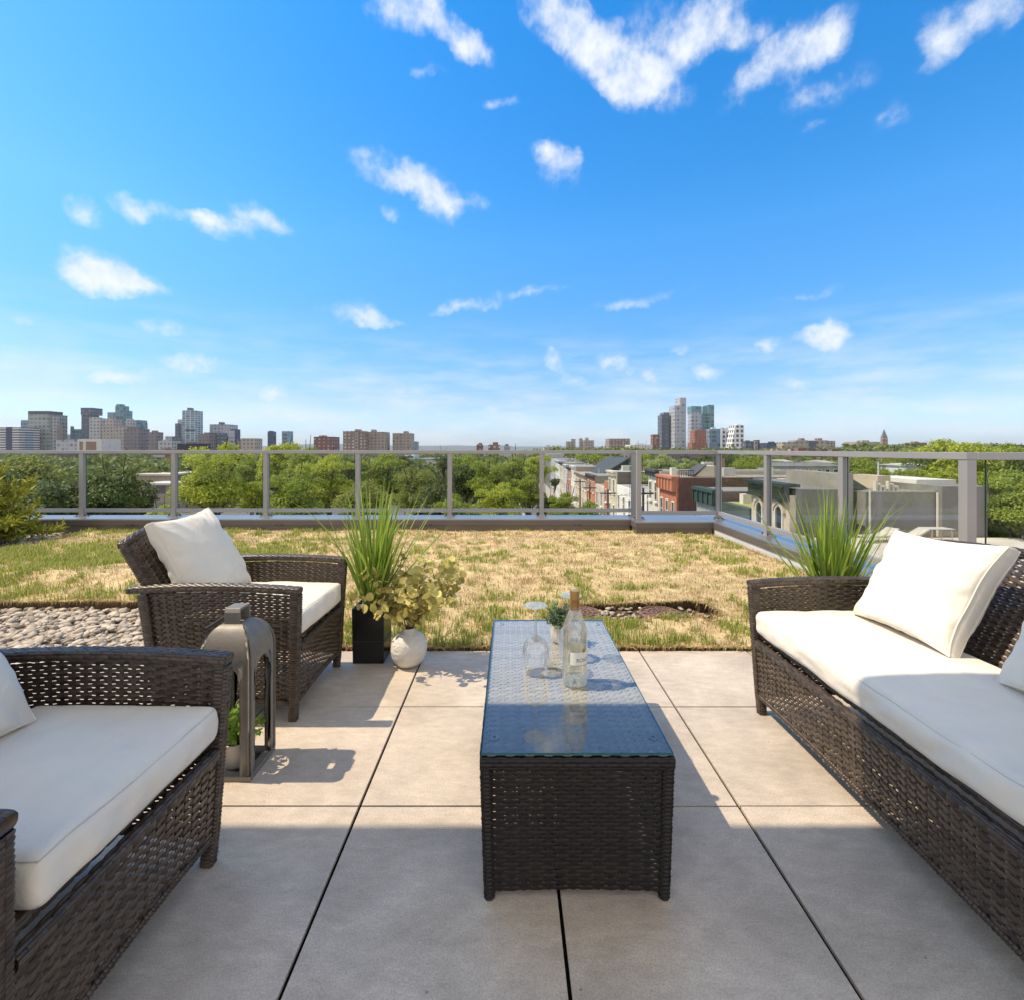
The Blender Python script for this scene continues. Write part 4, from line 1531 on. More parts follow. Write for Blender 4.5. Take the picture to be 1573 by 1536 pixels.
for k in range(34):
    a = r.uniform(0, 2 * PI)
    el = r.uniform(.15, 1.35)
    if k < 7 or k > 24:
        a = r.normal(0.05, .5)
        el = r.uniform(.15, .8)
    if k in (7, 8, 9):
        a = r.normal(2.6, .4)
        el = r.uniform(.75, 1.2)
    L_ = r.uniform(.26, .44) * (1.15 if k < 7 else 1.0)
    p = Vector((VX + .012 * math.cos(a), VY + .012 * math.sin(a), .17))
    d = Vector((math.cos(a) * math.cos(el) * .5, math.sin(a) * math.cos(el) * .5, 1)).normalized()
    tgt = Vector((math.cos(a) * math.cos(el), math.sin(a) * math.cos(el), math.sin(el)))
    pts = [p.copy()]
    ns = 12
    for i in range(ns):
        f = i / ns
        dd = (d * (1 - f) + tgt * f + Vector((0, 0, -.35 * f * (1 - math.sin(el))))).normalized()
        p = p + dd * (L_ / ns)
        pts.append(p.copy())
    mbs.tube(pts, [.0022 * (1 - .6 * i / ns) for i in range(ns + 1)], 5)
    for i in range(3, ns + 1):
        for s in (-1, 1):
            if r.random() < .08:
                continue
            q = pts[i]
            dirv = Vector(r.normal(size=3)) * .7 + Vector((0, 0, .1))
            dirv = (dirv - dd * dirv.dot(dd)).normalized()
            nn = Vector(r.normal(size=3)) + Vector((0, -.5, .5))
            nn = (nn - dirv * nn.dot(dirv)).normalized()
            b = nn.cross(dirv)
            s_ = r.uniform(.013, .026)
            ctr = q + dirv * (s_ + .006)
            vs = [ctr + nn * -s_ * .12]
            for j in range(10):
                an = 2 * PI * j / 10
                rad = s_ * (1 + .10 * math.cos(an)) * (1 + .06 * r.normal())
                vs.append(ctr + dirv * math.cos(an) * rad + b * math.sin(an) * rad * .86 + nn * s_ * (.22 * abs(math.sin(an)) + .08 * r.normal()))
            mbf.add([list(q_) for q_ in vs], np.array([(0, 1 + j, 1 + (j + 1) % 10) for j in range(10)]))
obj('branches', mbs, m_twig, vase, smooth=True)
obj('leaves', mbf, m_euc, vase, smooth=True)

# small succulent on the table
m_conc = pbr('pot_concrete', (.55, .52, .47), rough=.8, var=.25, scale=40, bump=.5, bscale=90, bdist=.002, stretch=(1, 1, .25))
SX, SY = .205, 1.955
suc = thing('potted_succulent', 'small bushy green plant in a ribbed whitish pot behind the glasses', 'potted plant', (SX, SY, TZ + .001))
obj('pot', MB().lathe([(.0001, 0), (.034, 0), (.041, .006), (.044, .03), (.047, .072), (.0445, .073), (.042, .060), (.0001, .058)], (SX, SY, TZ + .001), 36), m_conc, suc, smooth=True, sharp=50)
m_suc = leafmat('succulent_leaf', (.055, .11, .05), (.20, .27, .15), .5, .2)
m_dsoil = pbr('dark_pot_soil', (.03, .025, .02), rough=1)
obj('soil', MB().lathe([(.042, .062), (.0001, .064)], (SX, SY, TZ + .001), 24), m_dsoil, suc)
mb, mbs = MB(), MB()
r = np.random.default_rng(8)
for k in range(46):
    a, e = r.uniform(0, 2 * PI), r.uniform(.1, 1.4)
    L_ = r.uniform(.04, .085) * (.75 + .3 * math.sin(e))
    d = Vector((math.cos(a) * math.cos(e), math.sin(a) * math.cos(e), math.sin(e) + .15)).normalized()
    p0 = Vector((SX, SY, TZ + .065)) + Vector((d.x, d.y, 0)) * .012
    p1 = p0 + d * L_
    mbs.tube([p0, p0.lerp(p1, .5) + Vector((0, 0, .004)), p1], .0011, 4)
    m_ = 26
    f = r.uniform(.3, 1.05, m_)
    cc_ = np.array([list(p0.lerp(p1, x)) for x in f]) + r.normal(0, .004, (m_, 3))
    leaf_quads(mb, cc_, r.normal(size=(m_, 3)) + np.array([0, 0, .6]), r.uniform(.009, .016, m_), .62, .15, np.array([list(d)] * m_) * .6 + r.normal(size=(m_, 3)) * .7)
obj('stems', mbs, m_suc, suc)
obj('foliage', mb, m_suc, suc)

# ------------------------------------------------------------------ lantern and the herb inside
m_lant = pbr('hammered_grey_metal', (.215, .195, .17), rough=.5, var=.12, scale=25, metal=.2, bump=.25, bscale=110, bdist=.003)
LX, LY = -.978, 1.766
hx, hy = .0925, .0905
lan = thing('lantern', 'grey metal lantern with a domed top and arched openings beside the shaded armchair', 'lantern', (LX, LY, 0))
mb = MB()
zs, ztop = .405, .522
op_w, op_top = .056, .398
cols = np.concatenate([np.linspace(-1, -op_w / hx, 4), np.linspace(-op_w / hx, op_w / hx, 22), np.linspace(op_w / hx, 1, 4)])


def zb(s, first):
    x = s * hx
    if abs(x) >= op_w - 1e-9 and not first:
        return .018
    q = max(0, 1 - (x / op_w) ** 2)
    return op_top - op_w * 1.25 + op_w * 1.25 * math.sqrt(q)


def dome(z):
    if z <= zs:
        return 1.0
    q = min(1.0, (z - zs) / (ztop - zs))
    return math.sqrt(max(0, 1 - q * q)) * .72 + .28


for side in range(4):
    an = side * PI / 2
    ca, sa = math.cos(an), math.sin(an)
    ncol = len(cols)
    g = np.zeros((ncol, 22, 3))
    for i, s in enumerate(cols):
        inside = 4 <= i < 26
        z0 = zb(s, inside)
        zz = np.concatenate([np.linspace(z0, zs, 9), zs + (ztop - zs) * np.sin(np.linspace(0, PI / 2, 14)[1:])])
        for k, z in enumerate(zz):
            d_ = dome(z)
            lx, ly = s * hx * d_, -hy * d_
            g[i, k] = (LX + lx * ca - ly * sa, LY + lx * sa + ly * ca, z)
    mb.grid(g)
body = obj('body', mb, m_lant, lan, smooth=True, sharp=50)
wd = body.modifiers.new('weld', 'WELD')
wd.merge_threshold = .0006
sol = body.modifiers.new('thickness', 'SOLIDIFY')
sol.thickness = .011
sol.offset = -1
bv = body.modifiers.new('bevel', 'BEVEL')
bv.width = .0022
bv.segments = 2
bv.limit_method = 'ANGLE'
bv.angle_limit = R(50)
mb = MB()
mb.box((LX - hx, LY - hy, 0), (LX + hx, LY - hy + .03, .0182)).box((LX - hx, LY + hy - .03, 0), (LX + hx, LY + hy, .0182))
mb.box((LX - hx, LY - hy + .0302, 0), (LX - hx + .03, LY + hy - .0302, .0182)).box((LX + hx - .03, LY - hy + .0302, 0), (LX + hx, LY + hy - .0302, .0182))
obj('base_frame', mb, m_lant, lan, bevel=.002)
obj('base_plate', MB().box((LX - hx + .0305, LY - hy + .0305, .002), (LX + hx - .0305, LY + hy - .0305, .008)), m_steel, lan)
# band handle on top
mb = MB()
zt = ztop - .004
path = [(0, -.037, zt), (0, -.037, zt + .042), (0, -.030, zt + .056), (0, .030, zt + .056), (0, .037, zt + .042), (0, .037, zt)]
inn = [(0, -.029, zt), (0, -.029, zt + .040), (0, -.025, zt + .047), (0, .025, zt + .047), (0, .029, zt + .040), (0, .029, zt)]
hwid = .027
g = np.zeros((len(path), 5, 3))
for i, (a, b) in enumerate(zip(path, inn)):
    for k, (q, sx) in enumerate(((a, -hwid), (a, hwid), (b, hwid), (b, -hwid), (a, -hwid))):
        g[i, k] = (LX + sx, LY + q[1], q[2])
hb = obj('handle', mb.grid(g), m_lant, lan, bevel=.0025)
# bail ring hanging to the left
mb = MB()
ta = R(32)
ax = Vector((-math.cos(ta), 0, -math.sin(ta)))
o0 = Vector((LX - .012, LY - .004, zt + .036))
for s in (-1, 1):
    p0 = o0 + Vector((0, s * .021, 0))
    mb.tube([p0, p0 + ax * .105], .0052, 8)
p0 = o0 + ax * .105
mb.tube([p0 + Vector((0, -.0265, 0)), p0 + Vector((0, .0265, 0))], .006, 8)
obj('bail', mb, m_steel, hb, smooth=True, sharp=40)

m_white_pot = pbr('white_pot', (.68, .64, .57), rough=.5, var=.04)
HX, HY = LX - .002, LY - .005
herb = thing('potted_herb', 'small leafy green herb in a white pot inside the lantern', 'potted plant', (HX, HY, .008))
obj('pot', MB().lathe([(.0001, 0), (.034, 0), (.038, .004), (.047, .088), (.044, .089), (.041, .074), (.0001, .072)], (HX, HY, .0085), 36), m_white_pot, herb, smooth=True, sharp=50)
m_herb = leafmat('herb_leaf', (.12, .26, .03), (.38, .52, .09), .4, .4)
obj('soil', MB().lathe([(.0415, .075), (.0001, .077)], (HX, HY, .0085), 24), m_dsoil, herb)
mb, mbs = MB(), MB()
r = np.random.default_rng(18)
for k in range(34):
    a, e = r.uniform(0, 2 * PI), r.uniform(.25, 1.4)
    L_ = r.uniform(.06, .125)
    d = Vector((math.cos(a) * math.cos(e) * .62, math.sin(a) * math.cos(e) * .62, math.sin(e))).normalized()
    p0 = Vector((HX, HY, .085)) + Vector((d.x, d.y, 0)) * .012
    p1 = p0 + d * L_
    mbs.tube([p0, p1], .0013, 4)
    m_ = 13
    f = np.clip(r.uniform(.25, 1.1, m_), 0, 1.02)
    cc_ = np.array([list(p0.lerp(p1, x)) for x in f])
    dr = r.normal(size=(m_, 3)) * .9 + np.array([list(d)]) * .5
    leaf_quads(mb, cc_, r.normal(size=(m_, 3)) * .6 + np.array([0, 0, 1]), r.uniform(.018, .036, m_), .5, .12, dr)
obj('stems', mbs, m_herb, herb)
obj('foliage', mb, m_herb, herb)

# juniper at the far left of the lawn
m_jun = leafmat('juniper_needles', (.14, .17, .015), (.42, .42, .05), .6, .3)
JX_, JY_ = -6.42, 5.75
jun = thing('juniper_bush', 'yellow green feathery juniper bush at the left edge beside the parapet', 'bush', (JX_, JY_, 0))
mb, mbs = MB(), MB()
r = np.random.default_rng(28)
for k in range(150):
    a = r.uniform(0, 2 * PI)
    e = r.uniform(-.05, 1.35)
    L_ = r.uniform(.5, .95) * (1.0 if e < .5 else .95)
    d = Vector((math.cos(a) * math.cos(e), math.sin(a) * math.cos(e), math.sin(e)))
    p0 = Vector((JX_, JY_, .12))
    pts = [p0 + d * L_ * f + Vector((0, 0, .10 * f * f - .05 * f)) for f in np.linspace(0, 1, 7)]
    mbs.tube(pts, [.012 * (1 - f * .85) for f in np.linspace(0, 1, 7)], 4, caps=False)
    for i in range(1, 7):
        m_ = 26
        f = r.uniform(0, 1, m_)
        cc_ = np.array([list(pts[i - 1].lerp(pts[i], x)) for x in f])
        sp = r.normal(size=(m_, 3)) * .75 + np.array([list(d)]) * .9 + np.array([0, 0, .35])
        leaf_quads(mb, cc_, r.normal(size=(m_, 3)), r.uniform(.06, .13, m_), .22, .03, sp)
obj('branches', mbs, m_twig, jun)
obj('foliage', mb, m_jun, jun)
# ------------------------------------------------------------------ the town below
G = -13.0
m_ground = pbr('town_ground', (.07, .075, .05), rough=1, scale=.02, col2=(.16, .155, .13), detail=10)
m_asph = pbr('asphalt', (.09, .085, .08), rough=.95, scale=.6, col2=(.16, .15, .14))
m_walk = pbr('concrete_walk', (.36, .33, .29), rough=.95, scale=.8)
m_hill = pbr('far_hill', (.045, .07, .05), rough=1, scale=.01, col2=(.09, .11, .09))
mb = MB().add([(-9000, 9, G), (9000, 9, G), (9000, 14000, G), (-9000, 14000, G)], np.array([(0, 1, 2, 3)]))
tag(obj('ground', mb, m_ground), kind='structure')
mb = MB().box((3.2, 12, G - .5), (10.8, 330, G + .02))
tag(obj('street', mb, m_asph), kind='structure')
mb = MB().box((10.8, 12, G - .5), (13.9, 330, G + .15)).box((.4, 12, G - .5), (3.2, 330, G + .15))
tag(obj('pavement', mb, m_walk), kind='structure')
# far ridge
mb = MB()
n = 160
xs_ = np.linspace(-9000, 9000, n)
g = np.zeros((n, 3, 3))
for i, x in enumerate(xs_):
    h_ = 46 + 22 * mnoise.noise((x * .0006, 3, 1)) + 9 * mnoise.noise((x * .003, 7, 1))
    if x > 0:
        h_ = min(h_, 34 + 8 * mnoise.noise((x * .001, 2, 1)))
    for k, (dy, zz) in enumerate(((-900, G), (0, G + h_ * 1.35), (1500, G))):
        g[i, k] = (x, 7000 + dy, zz)
tag(obj('hills', mb.grid(g), m_hill, smooth=True), kind='structure')
# the house under the terrace
own = obj('apartment_building', MB().box((-11, -4, G), (2.9, 7.0, -.55)).box((2.92, -4, G), (7, 3.2, -.55)), pbr('own_brick', (.22, .12, .09), rough=.9), loc=(-3, 2, G))
tag(own, 'building that carries the roof terrace itself, below the parapet', 'building')

# ---- skyline
m_plain = {}


def plain(c, rough=.75):
    k = (c, rough)
    if k not in m_plain:
        m_plain[k] = pbr('plain_wall', c, rough=rough, var=.15, scale=.3, detail=6)
    return m_plain[k]


def building(label, Y, blocks, name='tower', D=None, cat='tower', roofbits=True, group=None):
    """blocks: (part name, px0, px1, py_top, material[, dY[, depth]]) the first is the main body"""
    b0 = blocks[0]
    t = thing(name, label, cat, (X_at((b0[1] + b0[2]) / 2, Y), Y, G), group)
    for b in blocks:
        nm, x0, x1, yt, m = b[:5]
        dY = b[5] if len(b) > 5 else 0
        y = Y + dY
        w = X_at(x1, y) - X_at(x0, y)
        d = b[6] if len(b) > 6 else (D or max(12, min(40, w)))
        z0 = G if len(b) < 8 else Z_at(b[7], y)
        obj(nm, MB().box((X_at(x0, y), y, z0), (X_at(x1, y), y + d, Z_at(yt, y))), m, t)
    if roofbits:
        nm, x0, x1, yt, m = b0[:5]
        w = X_at(x1, Y) - X_at(x0, Y)
        z = Z_at(yt, Y)
        xa = X_at(x0, Y)
        mb = MB().box((xa + w * .3, Y + 4, z), (xa + w * .68, Y + 10, z + w * .055 + .8))
        obj('roof_plant', mb, plain((.2, .19, .19)), t)
    return t


gl_blue = facade((.20, .25, .30), (.10, .20, .30), 9, 7, .8, .7, .12)
gl_teal = facade((.16, .24, .26), (.07, .20, .24), 8, 6.5, .8, .72, .12)
gl_green = facade((.27, .29, .26), (.13, .17, .17), 8, 7.5, .7, .55)
gl_grey = facade((.42, .42, .44), (.22, .27, .33), 7, 7, .6, .6)
gl_grid = facade((.50, .52, .54), (.10, .19, .26), 9, 4.2, .78, .75)
slate = facade((.075, .085, .11), (.13, .16, .22), 7, 7, .6, .5)
beige = facade((.43, .42, .41), (.15, .17, .20), 6.5, 6.2, .5, .5)
tan = facade((.38, .33, .28), (.15, .14, .14), 6.5, 6.2, .45, .5)
purple = facade((.20, .165, .165), (.10, .10, .13), 6.5, 6.2, .5, .5)
redbr = facade((.20, .09, .075), (.30, .27, .26), 5.5, 4.2, .4, .45)
brown = facade((.24, .17, .145), (.46, .42, .38), 4.5, 3.6, .42, .5)
taupe = facade((.34, .28, .235), (.16, .15, .15), 4.2, 3.6, .5, .5)
stripe = facade((.62, .60, .58), (.06, .07, .12), 300, 4.6, 1.0, .5)
stripe_t = facade((.35, .42, .48), (.05, .13, .20), 300, 4.6, 1.0, .55)
navy = facade((.05, .06, .12), (.03, .05, .10), 5, 4, .6, .6)
whiteg = facade((.78, .78, .78), (.05, .055, .065), 7, 7.5, .55, .6)
orange = facade((.30, .11, .06), (.12, .09, .08), 6, 4.5, .4, .5)
orstripe = facade((.46, .42, .38), (.06, .09, .11), 300, 3.4, 1.0, .5)

building('broad striped office tower with a pointed roof at the left end of the skyline', 900, [('tower_body', -6, 29, 657, stripe), ('dark_bay', 9, 18, 656.5, plain((.04, .04, .09)), -.5, 2), ('right_wing', 28.5, 40, 664, stripe_t, 12)], roofbits=False)
o_ = building('pale glass tower peeping out left of the broad green grey tower', 1100, [('tower_body', 32, 47, 646, gl_blue)], roofbits=False)
building('broad green grey glass tower with a dark brown cap on the left skyline', 950, [('tower_body', 43, 75, 637, gl_green), ('cap', 43, 75, 632, plain((.07, .05, .05)), 1, 30, 637.5), ('right_wing', 75, 83, 640, beige, 6), ('right_wing', 83, 88.5, 654, taupe, 12)], roofbits=False)
building('low pale office block between the green grey tower and the teal block', 800, [('block', 86, 120, 677, gl_grey)], name='office_block', cat='building')
building('slim pale grey tower between the green grey tower and the teal block', 1150, [('tower_body', 97, 103, 668, gl_grey)], roofbits=False)
building('slim beige tower right of the dark slate tower', 1150, [('tower_body', 149, 155, 651, beige), ('crown', 150, 154, 649, beige, 3, 8)], roofbits=False)
building('slim blue grey tower behind the stepped glass tower', 1180, [('tower_body', 189, 195, 640, gl_blue)], roofbits=False)
building('slim grey tower in the gap right of the lone red brown tower', 1150, [('tower_body', 254, 260, 671, gl_grey)], roofbits=False)
building('slim dark tower in the gap behind the pale blue glass tower', 1190, [('tower_body', 219, 224, 662, slate)], roofbits=False)
building('slim slate tower behind the wide grey slab', 1150, [('tower_body', 336, 341, 649, slate)], roofbits=False)
building('low teal glass block with a spiked corner beside the dark slate tower', 1000, [('tower_body', 108, 126, 660, gl_teal), ('spike', 108.3, 109.8, 655.5, gl_teal, .5, 6, 661)], roofbits=False)
building('dark slate tower with an overhanging top on the left skyline', 980, [('tower_body', 125, 140, 633, slate), ('overhang', 124, 141, 627, slate, -2, 26, 638)], roofbits=False)
building('beige grey apartment tower just right of the dark slate tower', 940, [('tower_body', 137, 154, 643, beige), ('crown', 140, 151, 641.6, beige, 2, 10)])
building('stepped beige brick tower left of the tall blue glass tower', 930, [('tower_body', 157, 175, 653, tan), ('upper_block', 161, 174, 645, tan, 4, 22), ('crown', 165, 171, 642, tan, 8, 12)], roofbits=False)
building('blue glass tower standing behind the stepped beige tower', 1100, [('tower_body', 165, 178, 634, gl_blue)], roofbits=False)
building('tallest glass tower of the left skyline with a stepped top', 1050, [('tower_body', 177, 192, 631, gl_teal), ('upper_block', 177, 188.5, 624, gl_teal, 3, 18), ('crown', 178.5, 186.5, 621.5, gl_teal, 6, 10)], roofbits=False)
building('low tan stone block in front of the tallest glass tower', 900, [('block', 176, 195, 656, tan)], name='office_block', cat='building')
building('dark purple brown slab in front of the blue grey glass pair', 880, [('tower_body', 191, 213.5, 659, purple), ('roof_block', 196, 212, 657.5, slate, 5, 12)], roofbits=False)
building('light tan tower with a rounded shoulder behind the purple brown slab', 1020, [('tower_body', 192, 202, 646, beige), ('crown', 194, 200, 644, beige, 4, 10)], roofbits=False)
building('pale blue glass tower with a dark right edge behind the purple brown slab', 1060, [('tower_body', 200, 215, 646, gl_blue), ('right_wing', 215, 220.5, 650, gl_teal, 3)], roofbits=False)
building('lone dark red brown tower with a small roof bump on the left skyline', 850, [('tower_body', 227, 241, 664.5, purple), ('roof_block', 233, 238, 662, purple, 5, 8)], roofbits=False)
building('low pale block right of the lone red brown tower', 820, [('block', 243, 264, 678, beige), ('roof_block', 249, 256, 676, gl_grey, 4, 10)], name='office_block', cat='building', roofbits=False)
building('dark narrow slab tight against the left of the grid glass tower', 1000, [('tower_body', 269, 275, 651, slate), ('right_wing', 273, 281, 645, gl_grey, 6), ('podium', 264.5, 282, 671, slate, -8)], roofbits=False)
building('tall grid faced glass tower with a small cap, standing apart on the left', 950, [('tower_body', 280, 299.5, 631, gl_grid), ('cap', 287.5, 292.5, 627, plain((.12, .15, .18)), 6, 10), ('dark_band', 284, 299.8, 660.5, plain((.05, .06, .08)), -.6, 1.2, 662.5)], roofbits=False)
building('short brown block right of the grid faced glass tower', 860, [('block', 304, 321, 667, purple), ('roof_block', 313, 319, 665, purple, 5, 10)], name='apartment_block', cat='building', roofbits=False)
building('wide grey slab tower behind the darker slate slabs', 1000, [('tower_body', 322, 350, 652.5, gl_grey)], roofbits=False)
building('pair of dark slate slabs in front of the wide grey slab', 880, [('tower_body', 325, 345, 665.5, slate), ('right_wing', 344, 358.5, 662, gl_grey, 8), ('right_wing', 353, 363.5, 660, navy, 14)], roofbits=False)
building('tan block with brown left wing at the right end of the left skyline', 820, [('block', 370, 392, 674, tan), ('left_wing', 364, 370.5, 675.5, purple, 4)], name='apartment_block', cat='building', roofbits=False)
building('low near black roof in front of the grid faced glass tower', 500, [('block', 272, 304, 682, plain((.02, .02, .03)))], name='warehouse', cat='building')
building('thin navy tower, left of the two above the yellow treetops', 1000, [('tower_body', 411, 420, 663.5, navy), ('cap', 413, 418, 662.5, navy, 3, 8)], roofbits=False)
building('thin blue grey tower, right of the two above the yellow treetops', 980, [('tower_body', 433, 445, 663, gl_blue)], roofbits=False)
building('short red brown brick block, leftmost of the four housing slabs', 600, [('tower_body', 482, 511.5, 671.5, redbr), ('roof_block', 490, 499, 669.5, redbr, 6, 8)], name='housing_slab', roofbits=False)
building('dark brown housing slab with pale windows, second of the four slabs', 560, [('tower_body', 527, 545, 662.8, brown), ('right_wing', 548, 561, 662.8, brown), ('stair_tower', 545, 550.5, 660, taupe, -1.5, 14)], name='housing_slab', roofbits=False)
building('taupe housing slab, third of the four slabs', 570, [('tower_body', 564, 592, 664, taupe), ('roof_block', 570, 576, 660.5, taupe, 5, 8)], name='housing_slab', roofbits=False)
building('taupe housing slab standing apart at the right of the four', 580, [('tower_body', 603, 631, 666, taupe), ('roof_block', 620, 626, 663, taupe, 5, 8)], name='housing_slab', roofbits=False)
building('tiny blue glass block right of the four housing slabs', 900, [('tower_body', 635, 641.5, 679, gl_blue)], roofbits=False)
building('small dark red house top above the middle of the front rail', 420, [('block', 732, 741, 683.5, redbr), ('roof_block', 735, 740, 681, orange, 2, 5)], name='house', cat='house', roofbits=False)
building('small brown block with an orange roof box above the middle of the front rail', 430, [('block', 750, 768, 684, brown), ('roof_box', 757, 765, 680, orange, 3, 6)], name='house', cat='house', roofbits=False)
building('small grey block with a round top right of the orange roof box', 440, [('block', 774, 784, 685.5, gl_grey), ('roof_block', 776, 781, 683, slate, 2, 5)], name='house', cat='house', roofbits=False)
building('low grey building with roof boxes just left of the far tan towers', 330, [('block', 836, 861, 687.5, beige), ('roof_box', 839, 845, 684.5, gl_grey, 4, 6)], name='office_block', cat='building', roofbits=False)
building('far tan tower pair, left of the two distant pairs', 1100, [('tower_body', 870, 878, 679, tan), ('right_wing', 878, 884, 675, tan, 5)], roofbits=False)
building('far tan tower cluster, right of the two distant pairs', 1120, [('tower_body', 897, 912.5, 677, tan), ('upper_block', 899.5, 904, 673, tan, 4, 12), ('left_wing', 890, 895, 674, tan, 10)], roofbits=False)
building('wide grey brown slab block alone above the corner of the front rail', 700, [('tower_body', 936, 968, 674.5, brown)], name='housing_slab', roofbits=False)
building('low white factory building left of the brown cylinder', 600, [('block', 968, 1002, 684, plain((.6, .6, .58))), ('roof_block', 975, 990, 682, plain((.5, .5, .5)), 4, 8)], name='factory', cat='building', roofbits=False)
# right cluster
t = building('brown brick block with a round water tank left of the dark slate tower', 700, [('tower_body', 1003, 1013, 668, redbr)], roofbits=False)
obj('water_tank', MB().lathe([(0.001, 0), (3.4, 0), (3.4, 9), (0.001, 11)], (X_at(1009, 690), 690, Z_at(684, 690)), 16), plain((.16, .08, .06)), t, smooth=True, sharp=40)
building('dark slate tower at the left of the tall right hand cluster', 950, [('tower_body', 1020, 1028, 634, slate), ('left_step', 1016.5, 1021, 638, slate, 2)], D=26, roofbits=False)
building('tallest silver grey tower of the skyline with a stepped top', 930, [('tower_body', 1036.5, 1047, 623.5, gl_grey), ('upper_block', 1045, 1054, 611.5, gl_grey, 3, 30)], D=34, roofbits=False)
building('grey tower with a teal glass top right of the tallest silver tower', 960, [('tower_body', 1063, 1077, 634, gl_grey), ('teal_top', 1062, 1077, 624.5, gl_teal, 1, 22, 634.5)], D=24, roofbits=False)
building('tall teal glass tower, the rightmost of the tall ones', 970, [('tower_body', 1088, 1097, 622.5, gl_teal), ('left_step', 1080, 1088.3, 625, gl_teal, 4)], D=26, roofbits=False)
building('orange red brick block below the teal topped tower', 800, [('block', 1067, 1085, 661.5, orange), ('podium', 1063, 1087, 681, orange, -12)], name='apartment_block', cat='building', D=20)
building('blue glass block right of the orange red block', 820, [('block', 1090, 1107, 659.5, gl_blue), ('roof_block', 1094, 1100, 657.5, plain((.6, .6, .6)), 4, 8)], name='office_block', cat='building', D=16, roofbits=False)
building('dark block with a white window grid behind the blue glass block', 840, [('block', 1108, 1116, 659, whiteg), ('right_wing', 1116, 1120, 664, navy, 5)], name='apartment_block', cat='building', D=16)
building('grey block tucked behind the white grid building', 860, [('block', 1121, 1130, 657, gl_grey)], name='apartment_block', cat='building', D=14)
# white trapezoid grid building
Yw = 780
t = thing('grid_building', 'bright white grid faced building with a slanting left side', 'building', (X_at(1133, Yw), Yw, G))
xa, xb, xc = X_at(1122, Yw), X_at(1129, Yw), X_at(1143, Yw)
z0, z1 = G, Z_at(654, Yw)
obj('white_grid', MB().hexa([(xa, Yw, z0), (xc, Yw, z0), (xc, Yw + 22, z0), (xa, Yw + 22, z0), (xb, Yw, z1), (xc, Yw, z1), (xc, Yw + 22, z1), (xb, Yw + 22, z1)]), whiteg, t)
obj('roof_plant', MB().box((xb + 5, Yw + 4, z1), (xc - 3, Yw + 12, z1 + 2.2)), plain((.6, .6, .6)), t)
building('low dark slate block right of the white grid building', 700, [('block', 1145, 1158, 678.5, slate)], name='office_block', cat='building')
building('small tan block with a violet side right of the dark slate block', 720, [('block', 1159, 1164, 678, tan), ('violet_wing', 1163.5, 1167, 676.5, navy, 2)], name='office_block', cat='building', roofbits=False)
building('low dark blue block left of the tan housing group', 760, [('block', 1178, 1203, 681, navy), ('roof_block', 1184, 1190, 679, navy, 4, 8)], name='office_block', cat='building', roofbits=False)
building('low tan and pink housing group on the right horizon', 640, [('block', 1203, 1222, 680, tan), ('right_wing', 1222, 1242, 677, tan, 6), ('roof_block', 1231, 1236, 674, purple, 10, 8)], name='housing_block', cat='building', roofbits=False)
building('low brown housing block with a stepped roof right of the tan group', 650, [('block', 1242, 1254, 678, plain((.10, .11, .14))), ('right_wing', 1254, 1272, 677, tan, 4), ('roof_block', 1257, 1263, 674, redbr, 8, 8), ('right_wing', 1272, 1283, 678, brown, 8)], name='housing_block', cat='building', roofbits=False)
building('long low brick roof just above the right hand rail', 240, [('block', 1216, 1295, 690.5, redbr), ('roof_block', 1226, 1240, 688.5, orange, 3, 5)], name='brick_building', cat='building', roofbits=False)
building('small brick block above the trees on the far right', 600, [('block', 1406, 1424, 680.5, redbr), ('roof_block', 1406, 1411, 679, orange, 3, 6)], name='brick_building', cat='building', roofbits=False)
building('tiny brick house top at the right edge of the horizon', 500, [('block', 1568, 1590, 684, redbr)], name='brick_building', cat='building', roofbits=False)
# church with spire
Yc = 520
t = thing('church', 'brick church with a pointed spire on the right horizon', 'church', (X_at(1345, Yc), Yc, G))
obj('nave', MB().box((X_at(1316, Yc), Yc, G), (X_at(1352, Yc), Yc + 20, Z_at(679.5, Yc))), tan, t)
obj('nave', MB().box((X_at(1330, Yc), Yc + 4, G), (X_at(1339, Yc), Yc + 14, Z_at(677, Yc))), tan, t)
a, b = X_at(1354, Yc), X_at(1361.5, Yc)
tw = obj('tower', MB().box((a, Yc - 2, G), (b, Yc + 1.5, Z_at(675, Yc))), facade((.33, .22, .17), (.1, .09, .09), 3.4, 6, .4, .5), t)
xm = (a + b) / 2
zt_ = Z_at(674.5, Yc)
w_ = (b - a) / 2 + .1
v = [(xm - w_, Yc - 2.3, zt_), (xm + w_, Yc - 2.3, zt_), (xm + w_, Yc + 1.8, zt_), (xm - w_, Yc + 1.8, zt_), (xm, Yc - .2, Z_at(659.5, Yc))]
obj('spire', MB().add(v, [np.array([(0, 1, 4), (1, 2, 4), (2, 3, 4), (3, 0, 4)]), np.array([(3, 2, 1, 0)])]), plain((.16, .15, .16)), tw)
